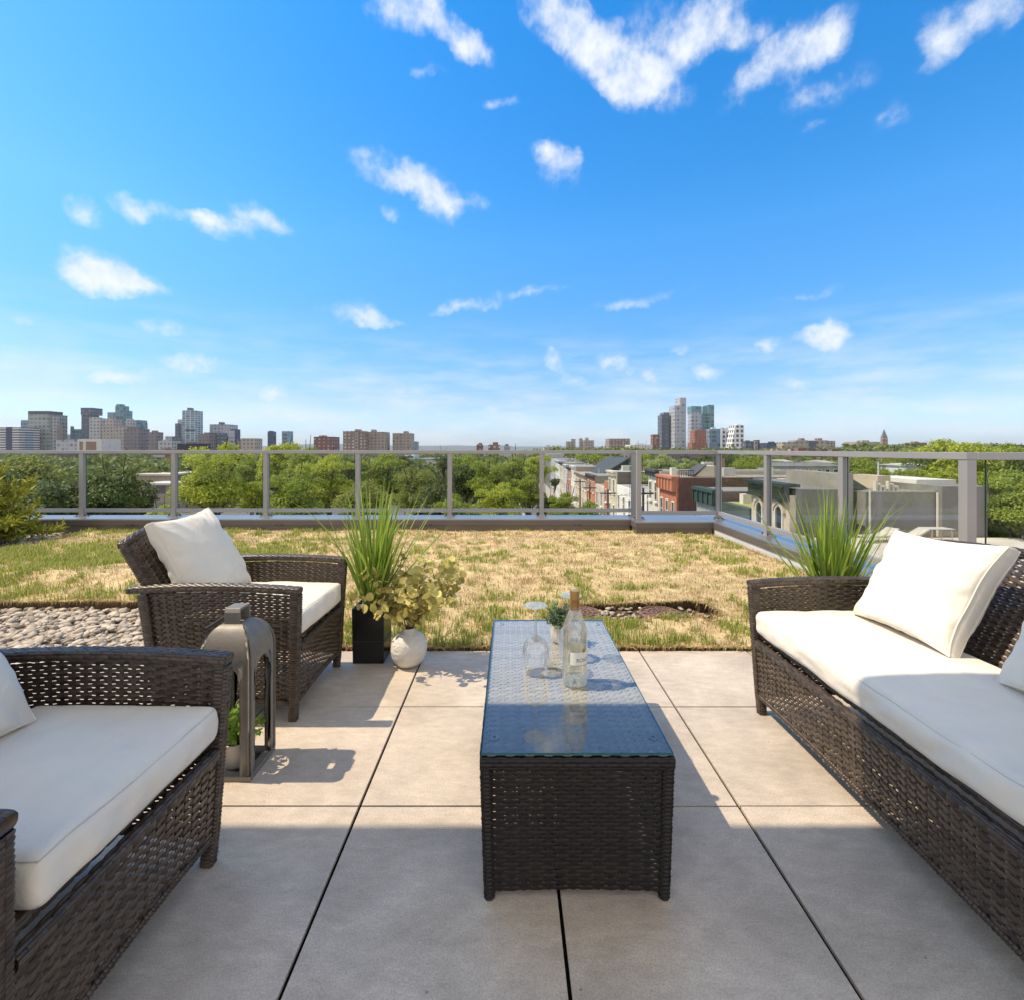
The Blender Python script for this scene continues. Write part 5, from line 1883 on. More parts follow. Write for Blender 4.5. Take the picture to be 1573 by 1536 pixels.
# left middle ground
building('white framed block with brown panels on brick legs behind the first railing post', 430, [('frame', 119, 156, 675, plain((.62, .60, .57))), ('panel', 122, 126.5, 679, plain((.28, .17, .13)), -.4, 1, 692), ('panel', 132, 147, 679, plain((.28, .17, .13)), -.4, 1, 692), ('brick_base', 119.5, 155.5, 693, redbr, -1.2, 2), ('brick_wing', 156, 177, 693, redbr, 2)], name='apartment_block', cat='building', roofbits=False)
building('orange and grey striped building behind the trees left of the bright green tree', 330, [('block', 235, 253, 691, orstripe), ('orange_wing', 253, 264, 691, orange, -2)], name='office_block', cat='building')
building('low beige roofed building between the dark tree and the bright green tree', 120, [('block', 212, 262, 731, plain((.42, .34, .27))), ('roof', 206, 264, 728.5, plain((.6, .55, .47)), -1, 14, 731.2), ('lower_block', 222, 262, 746, taupe, -9), ('roof', 213, 262, 743, plain((.55, .52, .48)), -10, 8, 746)], name='school_building', cat='building', D=12, roofbits=False)
building('dark barrel roofed hall far behind the left trees', 320, [('hall', 62, 118, 704, plain((.06, .055, .055))), ('roof', 70, 116, 697, plain((.13, .11, .10)), 2, 18, 704)], name='hall', cat='building', roofbits=False)
building('low white house row among the left trees under the dark hall', 190, [('block', 70, 104, 726, plain((.6, .58, .55))), ('gable', 94, 101, 720, plain((.5, .52, .58)), 1, 5)], name='row_house', cat='house', roofbits=False)
building('small blue white house among the treetops left of the grass plant', 170, [('block', 372, 400, 722, plain((.55, .58, .64))), ('roof', 370, 402, 717, plain((.5, .55, .65)), -1, 12, 722)], name='house', cat='house', roofbits=False)
building('white rendered house showing among the treetops in the middle', 150, [('block', 643, 669, 706, plain((.62, .63, .66))), ('roof', 642.5, 669.5, 705, plain((.3, .3, .32)), -.3, 12, 706.2)], name='house', cat='house', roofbits=False)
building('narrow pale blue house left of the white house in the treetops', 160, [('block', 621, 634, 700, plain((.55, .6, .68)))], name='house', cat='house', roofbits=False)
building('long low grey roof behind the treetops in the middle', 330, [('block', 742, 797, 696.5, plain((.45, .45, .45)))], name='warehouse', cat='building', roofbits=False)
building('long pale roof at the far end of the house row', 210, [('block', 833, 866, 698, plain((.45, .44, .44)))], name='warehouse', cat='building', roofbits=False)

# ---- the house row along the street
m_frame = plain((.75, .73, .68), .5)
m_glassd = pbr('dark_pane', (.025, .03, .035), rough=.12, spec=.6)
m_sill = plain((.6, .57, .5))


def win_mesh(w, h, face, arch=False):
    """window with a frame; face 'x' looks towards -X, 'y' towards -Y; origin at the sill's middle"""
    key = (round(w, 2), round(h, 2), face, arch)
    if key in _wm:
        return _wm[key]

    def tr(u, d, z):
        return (d, -u, z) if face == 'x' else (u, d, z)
    f = .09
    fr, pa = MB(), MB()
    out = [(-w / 2, 0), (w / 2, 0), (w / 2, h)]
    if arch:
        out = [(-w / 2, 0), (w / 2, 0)] + [(w / 2 * math.cos(q), h + w / 2 * math.sin(q)) for q in np.linspace(0, PI, 13)]
    else:
        out += [(-w / 2, h)]
    inn = []
    cx_, cz_ = 0, h / 2
    for (u, z) in out:
        k = (1 - 2 * f / w, 1 - 2 * f / (h + (w if arch else 0)))
        inn.append((u * k[0], cz_ + (z - cz_) * k[1]))
    m_ = len(out)
    V = [tr(u, -.10, z) for u, z in out] + [tr(u, -.10, z) for u, z in inn] + [tr(u, .02, z) for u, z in inn] + [tr(u, .02, z) for u, z in out]
    q = []
    for i in range(m_):
        j = (i + 1) % m_
        q += [(i, j, m_ + j, m_ + i), (m_ + i, m_ + j, 2 * m_ + j, 2 * m_ + i), (j, i, 3 * m_ + i, 3 * m_ + j)]
    fr.add(V, np.array(q))
    if not arch:
        a, b = tr(-w / 2 + f, -.05, h * .5 - .03), tr(w / 2 - f, .0, h * .5 + .03)
        fr.box(tuple(min(p, q_) for p, q_ in zip(a, b)), tuple(max(p, q_) for p, q_ in zip(a, b)))
        a, b = tr(-w / 2 - .12, -.22, -.12), tr(w / 2 + .12, .0, -.004)
        fr.box(tuple(min(p, q_) for p, q_ in zip(a, b)), tuple(max(p, q_) for p, q_ in zip(a, b)))
    pa.add([tr(u, -.02, z) for u, z in inn], np.array([tuple(range(m_))]))
    _wm[key] = (to_mesh('window', fr, m_frame), to_mesh('pane', pa, m_glassd))
    return _wm[key]


_wm = {}


def window(parent, x, y, z, w, h, face, arch=False):
    a, b = win_mesh(w, h, face, arch)
    o = bpy.data.objects.new('window', a)
    COL.objects.link(o)
    o.parent = parent
    o.location = Vector((x, y, z)) - parent.location
    p = bpy.data.objects.new('pane', b)
    COL.objects.link(p)
    p.parent = o
    return o


def clap(c):
    return pbr('clapboard', [q * .85 for q in c], rough=.8, scale=1.0, col2=[min(1, q * 1.12) for q in c], stretch=(.3, .3, 14), detail=3)


def brick(c):
    return pbr('brick_wall', [q * .75 for q in c], rough=.9, scale=2.2, col2=[min(1, q * 1.25) for q in c], bump=.4, bscale=30, detail=9)


X0 = 14.0


def row_house(label, Y0, Y1, zt, front, side, depth=13, cornice=None, nwin=3, floors=3, wh=(.95, 1.8), roofc=(.24, .235, .23), x0=X0, sidewin=0, name='row_house', arch=False, cor_h=.55, fl=3.3, top_gap=2.9):
    t = thing(name, label, 'house', (x0 + depth / 2, (Y0 + Y1) / 2, G), 'houses along the street')
    e = .02
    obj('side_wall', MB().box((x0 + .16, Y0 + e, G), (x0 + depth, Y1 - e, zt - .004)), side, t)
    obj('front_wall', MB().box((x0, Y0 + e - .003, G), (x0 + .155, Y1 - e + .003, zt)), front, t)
    mb = MB().box((x0 + .45, Y0 + .32, zt - .1), (x0 + depth - .3, Y1 - .32, zt + .03))
    rf = obj('roof', mb, plain(roofc), t)
    if rng.random() < .8:
        cx_ = x0 + depth * rng.uniform(.35, .7)
        cy_ = (Y0 + Y1) / 2 + rng.uniform(-1, 1)
        obj('chimney', MB().box((cx_, cy_, zt), (cx_ + .6, cy_ + .6, zt + rng.uniform(.6, 1.3))), brick((.3, .16, .12)), rf)
    for q in range(int(rng.integers(1, 4))):
        vx, vy = x0 + depth * rng.uniform(.2, .85), (Y0 + Y1) / 2 + (Y1 - Y0) * rng.uniform(-.35, .35)
        if q == 0:
            obj('roof_unit', MB().box((vx, vy, zt + .02), (vx + 1.0, vy + .8, zt + .75)), plain((.5, .49, .46)), rf)
        else:
            obj('vent_pipe', MB().tube([(vx, vy, zt), (vx, vy, zt + rng.uniform(.5, 1.1))], .09, 7), plain((.42, .41, .4)), rf)
    if cornice is not None:
        mb = MB().box((x0 - .42, Y0 + .05, zt - .12), (x0 + .3, Y1 - .05, zt + .10))
        mb.box((x0 - .28, Y0 + .08, zt - cor_h), (x0 - .003, Y1 - .08, zt - .122))
        nb = max(3, int((Y1 - Y0) / .9))
        for k in range(nb + 1):
            y = Y0 + .15 + (Y1 - Y0 - .42) * k / nb
            mb.box((x0 - .38, y, zt - cor_h * .95), (x0 - .285, y + .14, zt - .123))
        obj('cornice', mb, plain(cornice), t)
    for f in range(floors):
        z = zt - top_gap - fl * f
        for k in range(nwin):
            y = Y0 + (Y1 - Y0) * (k + .5) / nwin
            window(t, x0, y, z, wh[0], wh[1], 'x', arch)
    for k in range(sidewin):
        window(t, x0 + 2.5 + k * 3.2, Y0 + e, zt - 3.4, .9, 1.5, 'y')
    return t


cream = plain((.62, .55, .42))
# nearest: building with arched windows
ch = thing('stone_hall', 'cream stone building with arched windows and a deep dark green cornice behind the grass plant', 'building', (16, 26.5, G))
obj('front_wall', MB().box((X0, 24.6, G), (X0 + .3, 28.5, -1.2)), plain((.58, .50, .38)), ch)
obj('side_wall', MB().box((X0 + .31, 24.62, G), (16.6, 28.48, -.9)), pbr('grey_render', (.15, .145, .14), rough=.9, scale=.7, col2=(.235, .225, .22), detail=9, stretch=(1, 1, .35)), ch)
mb = MB().box((X0 - .45, 24.55, -.80), (X0 + .5, 28.6, -.64)).box((X0 - .22, 24.65, -1.36), (X0 - .003, 28.5, -.804))
mb.box((X0 - .3, 24.6, -1.48), (X0 - .003, 28.55, -1.364))
obj('cornice', mb, plain((.02, .03, .026), .6), ch)
for y in (25.5, 27.5):
    window(ch, X0, y, -3.0, .78, .9, 'x', True)
    window(ch, X0, y, -7.2, .78, 1.6, 'x', True)
mb = MB()
for y in (25.5, 27.5):
    for q0, q1 in zip(np.linspace(0, PI, 12)[:-1], np.linspace(0, PI, 12)[1:]):
        v = []
        for xx in (X0 - .16, X0 - .002):
            for rr, qq in ((.41, q0), (.56, q0), (.56, q1), (.41, q1)):
                v.append((xx, y + rr * math.cos(qq), -2.1 + rr * math.sin(qq)))
        mb.add(v, np.array([(0, 3, 2, 1), (4, 5, 6, 7), (0, 1, 5, 4), (1, 2, 6, 5), (2, 3, 7, 6), (3, 0, 4, 7)]))
mb.box((X0 - .1, 24.62, -3.45), (X0 - .002, 28.48, -3.3))
obj('arch_moulding', mb, plain((.58, .50, .38)), ch)
m_render = pbr('grey_stucco_wall', (.17, .165, .16), rough=.9, scale=.7, col2=(.26, .25, .245), detail=9, stretch=(1, 1, .35))
wb = thing('stucco_building', 'long blank grey stucco building behind the sofa and its grass plant', 'building', (20, 25, G))
obj('wall', MB().box((17.8, 24.6, G), (21.35, 36, -1.05)), m_render, wb)
obj('end_wall', MB().box((21.36, 24.3, G), (23.6, 36, -.72)), m_render, wb)
obj('tall_wall', MB().box((16.85, 25.2, G), (17.6, 30, -.14)), pbr('beige_stucco_wall', (.24, .225, .20), rough=.9, scale=.8, col2=(.34, .32, .29), detail=8), wb)
obj('wall_coping', MB().box((17.78, 24.56, -1.046), (21.33, 24.86, -.99)), plain((.3, .29, .27)), wb)
obj('drain_pipe', MB().tube([(21.33, 24.52, -3.2), (21.33, 24.52, -1.05)], .06, 8), plain((.6, .58, .52)), wb)
obj('drain_pipe', MB().tube([(17.95, 24.52, -3.2), (17.95, 24.52, -.95)], .05, 8), plain((.5, .5, .47)), wb)
v = [(17.62, 26, -.14), (19.0, 26, -1.0), (17.62, 26, -1.0), (17.62, 29, -.14), (19.0, 29, -1.0), (17.62, 29, -1.0)]
obj('pitched_roof', MB().add(v, [np.array([(0, 2, 1), (3, 4, 5)]), np.array([(0, 1, 4, 3), (1, 2, 5, 4), (2, 0, 3, 5)])]), plain((.09, .11, .12)), wb)
mb = MB().box((20.2, 27, -1.06), (20.9, 29, -.35))
obj('bulkhead', mb, plain((.55, .46, .34)), wb)
mb = MB().box((21.5, 26, -.72), (23.6, 30, -.5))
obj('white_roof', mb, plain((.7, .68, .64)), wb)
mb = MB()
for k in range(6):
    x = 19.05 + k * .22
    mb.box((x, 25.6, -1.05), (x + .1, 25.8, -.55 - .12 * (k % 3)))
obj('vent_pipes', mb, plain((.66, .60, .48)), wb)
obj('mast', MB().tube([(20.6, 27.5, -.35), (20.6, 27.5, .38)], .035, 6), plain((.6, .6, .58)), wb)
# flat roof in front of it, with loungers
fr_ = thing('flat_roof_building', 'low building with a pale flat roof between the right railing and the grey stucco building', 'building', (21, 17, G))
obj('wall', MB().box((13.2, 8, G), (34, 24.25, -3.36)), plain((.3, .26, .22)), fr_)
obj('roof', MB().box((13.4, 8.2, -3.35), (33.8, 24.2, -3.2)), pbr('pale_roof_felt', (.40, .38, .35), rough=.9, scale=.5, col2=(.62, .6, .57), detail=8), fr_)
obj('roof_edge', MB().box((13.1, 8, -3.5), (13.38, 24.24, -2.9)), plain((.25, .16, .10)), fr_)
obj('hatch', MB().box((14.6, 14, -3.2), (16.2, 16.2, -2.95)), plain((.22, .16, .11)), fr_)
obj('roof_box', MB().box((16.2, 15.3, -3.2), (17.4, 16.5, -2.62)), plain((.62, .61, .6)), fr_)


def roof_lounger(x, y, rz, label):
    t = thing('sun_lounger', label, 'sun lounger', (x, y, -3.2), 'white loungers on the flat roof', rz)
    obj('seat', MB().box((-.9, -.3, .26), (.35, .3, .32)), plain((.50, .49, .47)), t, local=True)
    obj('backrest', MB().hexa([(.35, -.3, .26), (.95, -.3, .55), (.95, .3, .55), (.35, .3, .26), (.33, -.3, .32), (.92, -.3, .61), (.92, .3, .61), (.33, .3, .32)]), plain((.50, .49, .47)), t, local=True)
    for sx in (-.8, .3):
        for sy in (-.25, .25):
            obj('leg', MB().tube([(sx, sy, 0), (sx, sy, .26)], .025, 6), plain((.7, .7, .68)), t, local=True)


roof_lounger(17.4, 23.2, .3, 'white sun lounger on the pale flat roof, seen just behind the grass plant')
roof_lounger(18.8, 23.3, .1, 'white sun lounger on the pale flat roof, the one nearer the metal table')
tb = thing('metal_table', 'bare metal table frame on the pale flat roof against the grey wall', 'table', (20.3, 23.4, -3.2))
mb = MB()
for sx in (-.5, .5):
    for sy in (-.3, .3):
        obj('leg', MB().tube([(20.3 + sx, 23.4 + sy, -3.2), (20.3 + sx * .9, 23.4 + sy, -2.62)], .02, 6), plain((.5, .5, .5)), tb)
obj('table_top', MB().box((19.7, 23.05, -2.63), (20.9, 23.75, -2.6)), plain((.5, .5, .5)), tb)

# the row
t = row_house('low house with a dark green wall and white roof units behind the corner railing', 28.7, 32.9, -2.35, plain((.06, .085, .075)), plain((.075, .10, .09)), depth=9, nwin=1, floors=1, roofc=(.33, .34, .12), name='row_house')
for k, (x, y) in enumerate(((14.8, 31.2), (15.9, 31.9), (16.5, 30.4))):
    obj('roof_unit', MB().box((x, y, -2.33), (x + .7, y + .5, -1.75 + .2 * (k == 1))), plain((.66, .63, .56)), t)
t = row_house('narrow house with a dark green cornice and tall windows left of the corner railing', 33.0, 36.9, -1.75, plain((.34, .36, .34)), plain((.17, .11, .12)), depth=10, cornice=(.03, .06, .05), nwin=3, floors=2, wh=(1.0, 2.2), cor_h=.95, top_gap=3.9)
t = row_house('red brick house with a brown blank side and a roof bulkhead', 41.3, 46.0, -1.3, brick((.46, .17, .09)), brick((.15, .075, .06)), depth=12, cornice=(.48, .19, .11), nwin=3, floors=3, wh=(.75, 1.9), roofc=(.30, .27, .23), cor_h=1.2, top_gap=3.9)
v = [(15.9, 42.2, -1.25), (17.9, 42.2, -1.25), (17.9, 44.0, -1.25), (15.9, 44.0, -1.25), (16.8, 42.2, -.35), (17.9, 42.2, -.35), (17.9, 44.0, -.35), (16.8, 44.0, -.35)]
bh = obj('bulkhead', MB().hexa(v), plain((.60, .53, .40)), t)
obj('bulkhead_roof', MB().hexa([(15.7, 42.0, -1.2), (16.8, 42.0, -.3), (16.8, 44.2, -.3), (15.7, 44.2, -1.2), (15.7, 42.0, -1.1), (16.8, 42.0, -.2), (16.8, 44.2, -.2), (15.7, 44.2, -1.1)]), plain((.07, .07, .075)), bh)
mb = MB()
for k in range(7):
    mb.box((14.4 + k * .2, 41.9, -1.25), (14.44 + k * .2, 41.95, -.72))
mb.box((14.36, 41.89, -.74), (15.7, 41.96, -.68))
obj('roof_railing', mb, plain((.03, .03, .03)), t)
obj('roof_box', MB().box((14.3, 43.5, -1.27), (14.75, 44.0, -.55)), plain((.6, .58, .52)), t)
row_house('slim cream house with a dark cornice squeezed left of the red brick house', 46.05, 49.8, -.95, plain((.66, .62, .52)), plain((.5, .45, .36)), cornice=(.05, .06, .07), nwin=2, floors=3, wh=(.8, 1.8))
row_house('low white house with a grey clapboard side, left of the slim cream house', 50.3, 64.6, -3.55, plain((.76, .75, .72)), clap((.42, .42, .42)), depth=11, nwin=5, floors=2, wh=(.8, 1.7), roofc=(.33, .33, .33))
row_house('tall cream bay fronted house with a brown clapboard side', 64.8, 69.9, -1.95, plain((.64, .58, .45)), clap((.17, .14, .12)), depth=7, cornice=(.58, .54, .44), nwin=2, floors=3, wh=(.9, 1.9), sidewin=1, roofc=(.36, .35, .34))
row_house('small orange brick house tucked left of the cream bay fronted house', 70.0, 73.0, -3.6, brick((.44, .17, .09)), plain((.5, .44, .36)), nwin=1, floors=2, depth=9)
row_house('low pale rendered house with a sloping side in the middle of the row', 73.1, 80.8, -4.6, plain((.58, .52, .44)), plain((.5, .45, .36)), nwin=2, floors=1, depth=9, roofc=(.25, .24, .2))
row_house('bright orange brick house with dark windows in the middle of the row', 80.9, 89.2, -3.35, brick((.52, .19, .10)), clap((.26, .25, .2)), cornice=(.08, .07, .07), nwin=3, floors=3, wh=(1.0, 1.9), depth=9)
row_house('tan fronted house just beyond the bright orange brick house', 89.4, 105, -3.75, plain((.56, .47, .37)), plain((.4, .33, .26)), cornice=(.35, .28, .22), nwin=5, floors=3, depth=12, roofc=(.3, .3, .3))
row_house('tall white house with a tan clapboard side halfway along the row', 105.2, 113, -2.7, plain((.7, .68, .62)), clap((.36, .31, .24)), nwin=2, floors=3, depth=14, roofc=(.3, .3, .31), cornice=(.6, .6, .58))
row_house('orange brick house beyond the tall white house', 113.2, 120, -3.2, brick((.42, .16, .09)), brick((.3, .14, .1)), cornice=(.1, .08, .08), nwin=2, floors=3, depth=12)
row_house('blue grey house far along the row', 120.2, 128, -2.9, plain((.5, .54, .6)), plain((.42, .44, .48)), nwin=2, floors=3, depth=12, cornice=(.5, .5, .5))
row_house('cream house far along the row with a dark roof edge', 128.2, 138, -2.6, plain((.62, .55, .46)), plain((.48, .4, .33)), cornice=(.07, .07, .08), nwin=3, floors=3, depth=12)
row_house('white house near the far end of the row', 138.2, 152, -2.3, plain((.68, .68, .68)), plain((.5, .5, .5)), cornice=(.5, .5, .5), nwin=3, floors=3, depth=12)
row_house('last grey house at the far end of the row', 152.2, 170, -2.2, plain((.4, .42, .45)), plain((.33, .34, .36)), nwin=3, floors=3, depth=12)
# big dark roof behind the row
bd = thing('dark_roofed_hall', 'hall with a steep dark teal roof rising behind the house row', 'building', (X_at(945, 92), 92, G))
xA, xB = X_at(918, 92), X_at(966, 92)
zA, zB = Z_at(735, 92), Z_at(706, 92)
obj('wall', MB().hexa([(xA, 92, G), (xB, 92, G), (xB, 110, G), (xA, 110, G), (xA, 92, zA), (xB, 92, zB - .05), (xB, 110, zB - .05), (xA, 110, zA)]), plain((.03, .04, .045)), bd)
obj('roof', MB().hexa([(xA - .6, 91.6, zA - .3), (xB, 91.6, zB), (xB, 110.4, zB), (xA - .6, 110.4, zA - .3), (xA - .6, 91.6, zA - .05), (xB, 91.6, zB + .3), (xB, 110.4, zB + .3), (xA - .6, 110.4, zA - .05)]), plain((.05, .06, .065)), bd)

# houses scattered behind, seen through the right hand panes
def gable_house(label, px0, px1, py_eave, py_ridge, Y, wall, roof, depth=8, axis='x', nwin=2):
    x0, x1 = X_at(px0, Y), X_at(px1, Y)
    ze, zr = Z_at(py_eave, Y), Z_at(py_ridge, Y)
    t = thing('house', label, 'house', ((x0 + x1) / 2, Y, G), 'houses behind the right hand railing')
    obj('wall', MB().box((x0, Y, G), (x1, Y + depth, ze)), wall, t)
    if axis == 'x':      # ridge along x: roof slope faces us
        v = [(x0 - .3, Y - .35, ze - .1), (x1 + .3, Y - .35, ze - .1), (x1 + .3, Y + depth + .35, ze - .1), (x0 - .3, Y + depth + .35, ze - .1), (x0 - .3, Y + depth / 2, zr), (x1 + .3, Y + depth / 2, zr)]
        fs = [np.array([(0, 1, 5, 4), (2, 3, 4, 5), (0, 3, 2, 1)]), np.array([(1, 2, 5), (3, 0, 4)])]
    else:
        xm = (x0 + x1) / 2
        v = [(x0 - .25, Y - .3, ze - .05), (x1 + .25, Y - .3, ze - .05), (x1 + .25, Y + depth, ze - .05), (x0 - .25, Y + depth, ze - .05), (xm, Y - .3, zr), (xm, Y + depth, zr)]
        fs = [np.array([(1, 2, 5, 4), (3, 0, 4, 5), (0, 3, 2, 1)]), np.array([(0, 1, 4), (2, 3, 5)])]
    obj('roof', MB().add(v, fs), roof, t)
    for k in range(nwin):
        window(t, x0 + (x1 - x0) * (k + .5) / nwin, Y, ze - 1.9, .9, 1.3, 'y')
    return t


gable_house('cream walled house with a grey end behind the low green house', 1112, 1135, 735, 733, 46, plain((.58, .54, .44)), plain((.2, .22, .22)), nwin=0)
gable_house('grey blue house with one white framed window behind the corner railing', 1135.5, 1158, 736, 733, 45.5, plain((.30, .33, .35)), plain((.2, .23, .23)), nwin=1)
gable_house('white gabled house with a brown roof seen between the right railing posts', 1216, 1227, 731, 725, 62, plain((.72, .71, .68)), plain((.2, .14, .11)), axis='y', nwin=0)
gable_house('long brown roofed house right of the white gable', 1228, 1282, 733, 725, 64, plain((.5, .5, .5)), plain((.24, .17, .13)), nwin=3)
gable_house('low blue roofed house under the long brown roof', 1258, 1290, 741, 734, 54, plain((.62, .6, .56)), plain((.26, .36, .46)), nwin=2)
gable_house('small deep red roofed house left of the white gable', 1187, 1207, 733, 724, 70, plain((.4, .36, .33)), plain((.22, .05, .045)), nwin=0)
gable_house('dark flat roofed house behind the cream stone building', 1187, 1250, 741, 737.5, 42, plain((.10, .11, .115)), plain((.09, .11, .12)), nwin=4)
gable_house('cream cubic house high up behind the right railing', 1207, 1219, 709, 707, 100, plain((.62, .57, .46)), plain((.4, .38, .34)), nwin=0)
gable_house('pale yellow house left of the thick railing post', 1268, 1283, 711, 708, 98, plain((.6, .55, .4)), plain((.35, .33, .3)), nwin=1)
gable_house('long grey house row high up behind the right railing', 1188, 1290, 716, 712, 90, plain((.36, .37, .38)), plain((.16, .16, .17)), nwin=8)
gable_house('white shed roof among the far right trees', 1408, 1428, 716, 713, 80, plain((.66, .66, .64)), plain((.6, .6, .6)), nwin=0)
building('long dark brick block behind the pale trees, under the tall cluster', 170, [('block', 985, 1118, 698, purple)], name='brick_building', cat='building', roofbits=False)

# utility poles and wires
m_pole = pbr('pole_timber', (.06, .045, .035), rough=.9)
poles = []
for px, py in ((988, 750), (934, 752), (906, 745), (891, 736)):
    Y = 12.6 * F / (px - CX)
    poles.append((12.6, Y, Z_at(py, Y)))
for k, (x, y, z) in enumerate(poles):
    t = thing('utility_pole', ('timber utility pole nearest the terrace, beside the corner post of the railing', 'timber utility pole in front of the low white house', 'timber utility pole in front of the bright orange brick house', 'timber utility pole farthest along the house row')[k], 'utility pole', (x, y, G), 'utility poles along the street')
    obj('pole', MB().tube([(x, y, G), (x, y, z)], [.15, .11], 8), m_pole, t)
    obj('cross_arm', MB().box((x - 1.0, y - .05, z - .6), (x + 1.0, y + .05, z - .45)), m_pole, t)
for k in range(3):
    (x, y, z), (x2, y2, z2) = poles[k], poles[k + 1]
    for j, dx_ in enumerate((-.9, .9)):
        pts = [(x + dx_, y + (y2 - y) * f, (z - .42) * (1 - f) + (z2 - .42) * f - 1.6 * f * (1 - f)) for f in np.linspace(0, 1, 12)]
        o = obj('power_line', MB().tube(pts, .018, 4), m_pole, loc=(x, y, z))
        tag(o, ('left', 'right')[j] + ' power line strung between the ' + ('first and second', 'second and third', 'third and fourth')[k] + ' utility pole', 'power line', 'power lines along the street')

# ------------------------------------------------------------------ trees
KINDS = {
    'mid': leafmat('leaf_mid', (.12, .185, .02), (.44, .51, .08), .5, .45),
    'bright': leafmat('leaf_bright', (.23, .31, .022), (.60, .63, .09), .5, .45),
    'dark': leafmat('leaf_dark', (.045, .075, .014), (.15, .20, .045), .5, .3),
    'pale': leafmat('leaf_pale', (.22, .29, .08), (.48, .53, .22), .5, .4),
    'olive': leafmat('leaf_olive', (.12, .155, .028), (.39, .43, .09), .5, .4),
}
m_bark = pbr('bark', (.09, .065, .045), rough=.95)


def crown_proto(seed, nblob, leaves, leaf, hz=1.0, core=True):
    r = np.random.default_rng(seed)
    mb, tk = MB(), MB()
    ctr = []
    for k in range(nblob):
        for _ in range(30):
            d = r.normal(size=3)
            d /= np.linalg.norm(d)
            if d[2] < -.55:
                continue
            q = d * r.uniform(.35, .95) * np.array([1, 1, hz])
            if all(np.linalg.norm(q - c_[0]) > .27 for c_ in ctr):
                break
        ctr.append((q, r.uniform(.17, .40)))
    for q, br in ctr:
        n_ = int(leaves * (br / .33) ** 2)
        d = r.normal(size=(n_, 3))
        d /= np.linalg.norm(d, axis=1)[:, None]
        d[:, 2] = np.where(d[:, 2] < -.3, -d[:, 2], d[:, 2])
        rad = br * (1 - .55 * r.random(n_) ** 2.2) * (1 + .25 * np.sin(d[:, 0] * 5 + q[0] * 9) * np.sin(d[:, 1] * 6) * np.sin(d[:, 2] * 5 + 1))
        c_ = q + d * rad[:, None] * np.array([1, 1, .85])
        out = d * .55 + q / (np.linalg.norm(q) + .1) * .4 + r.normal(size=(n_, 3)) * .55 + np.array([0, 0, .35])
        leaf_quads(mb, c_, out, leaf * r.uniform(.6, 1.4, n_), .62, .1)
    n_ = leaves * 3
    d = r.normal(size=(n_, 3))
    d /= np.linalg.norm(d, axis=1)[:, None]
    c_ = d * (r.random(n_) ** .5 * .62)[:, None] * np.array([1, 1, hz])
    leaf_quads(mb, c_, d + r.normal(size=(n_, 3)) * .7, leaf * 1.7 * r.uniform(.7, 1.3, n_), .7, .1)
    base = np.array([0, 0, -2.6])
    tk.tube([base, (0.02, 0, -1.6), (0, .02, -.7), (0, 0, .2)], [.09, .075, .055, .02], 8)
    for q, br in ctr[::2]:
        s = np.array([0, 0, -.9 + .6 * r.random()])
        tk.tube([s, s * .5 + q * .5 + np.array([0, 0, .08]), q], [.04, .025, .010], 5)
    return mb, tk


PROTO = {}
_r2 = rng
for nm, args in {'a': (1, 22, 330, .098, .95), 'b': (2, 26, 290, .092, 1.15), 'c': (3, 18, 380, .105, .8), 'd': (4, 30, 260, .085, 1.0), 'e': (5, 24, 760, .058, 1.05)}.items():
    a, b = crown_proto(*args)
    PROTO[nm] = (to_mesh('crown', a, KINDS['mid']), to_mesh('trunk', b, m_bark, True))


def tree(px, py_top, Y, w_px, kind, proto, label, group=None, hz=None, rot=None, name='tree', ground=G):
    """crown top at pixel row py_top, crown w_px pixels wide at distance Y"""
    rad = w_px / 2 * Y / F
    ztop = Z_at(py_top, Y)
    hz = hz or 1.0
    zc = ztop - rad * 1.02 * hz
    x = X_at(px, Y)
    t = thing(name, label, 'tree', (x, Y, min(ground, zc - 2 * rad)), group)
    rot = rng.uniform(0, 2 * PI) if rot is None else rot
    for k, nm in ((0, 'crown'), (1, 'trunk')):
        o = bpy.data.objects.new(nm, PROTO[proto][k])
        COL.objects.link(o)
        o.parent = t
        o.location = Vector((x, Y, zc)) - t.location
        o.rotation_euler = (0, 0, rot)
        if k == 0:
            o.scale = (rad, rad, rad * hz)
            o.material_slots[0].link = 'OBJECT'
            o.material_slots[0].material = KINDS[kind]
        else:
            o.scale = (rad, rad, (zc - t.location.z) / 2.6)
    return t


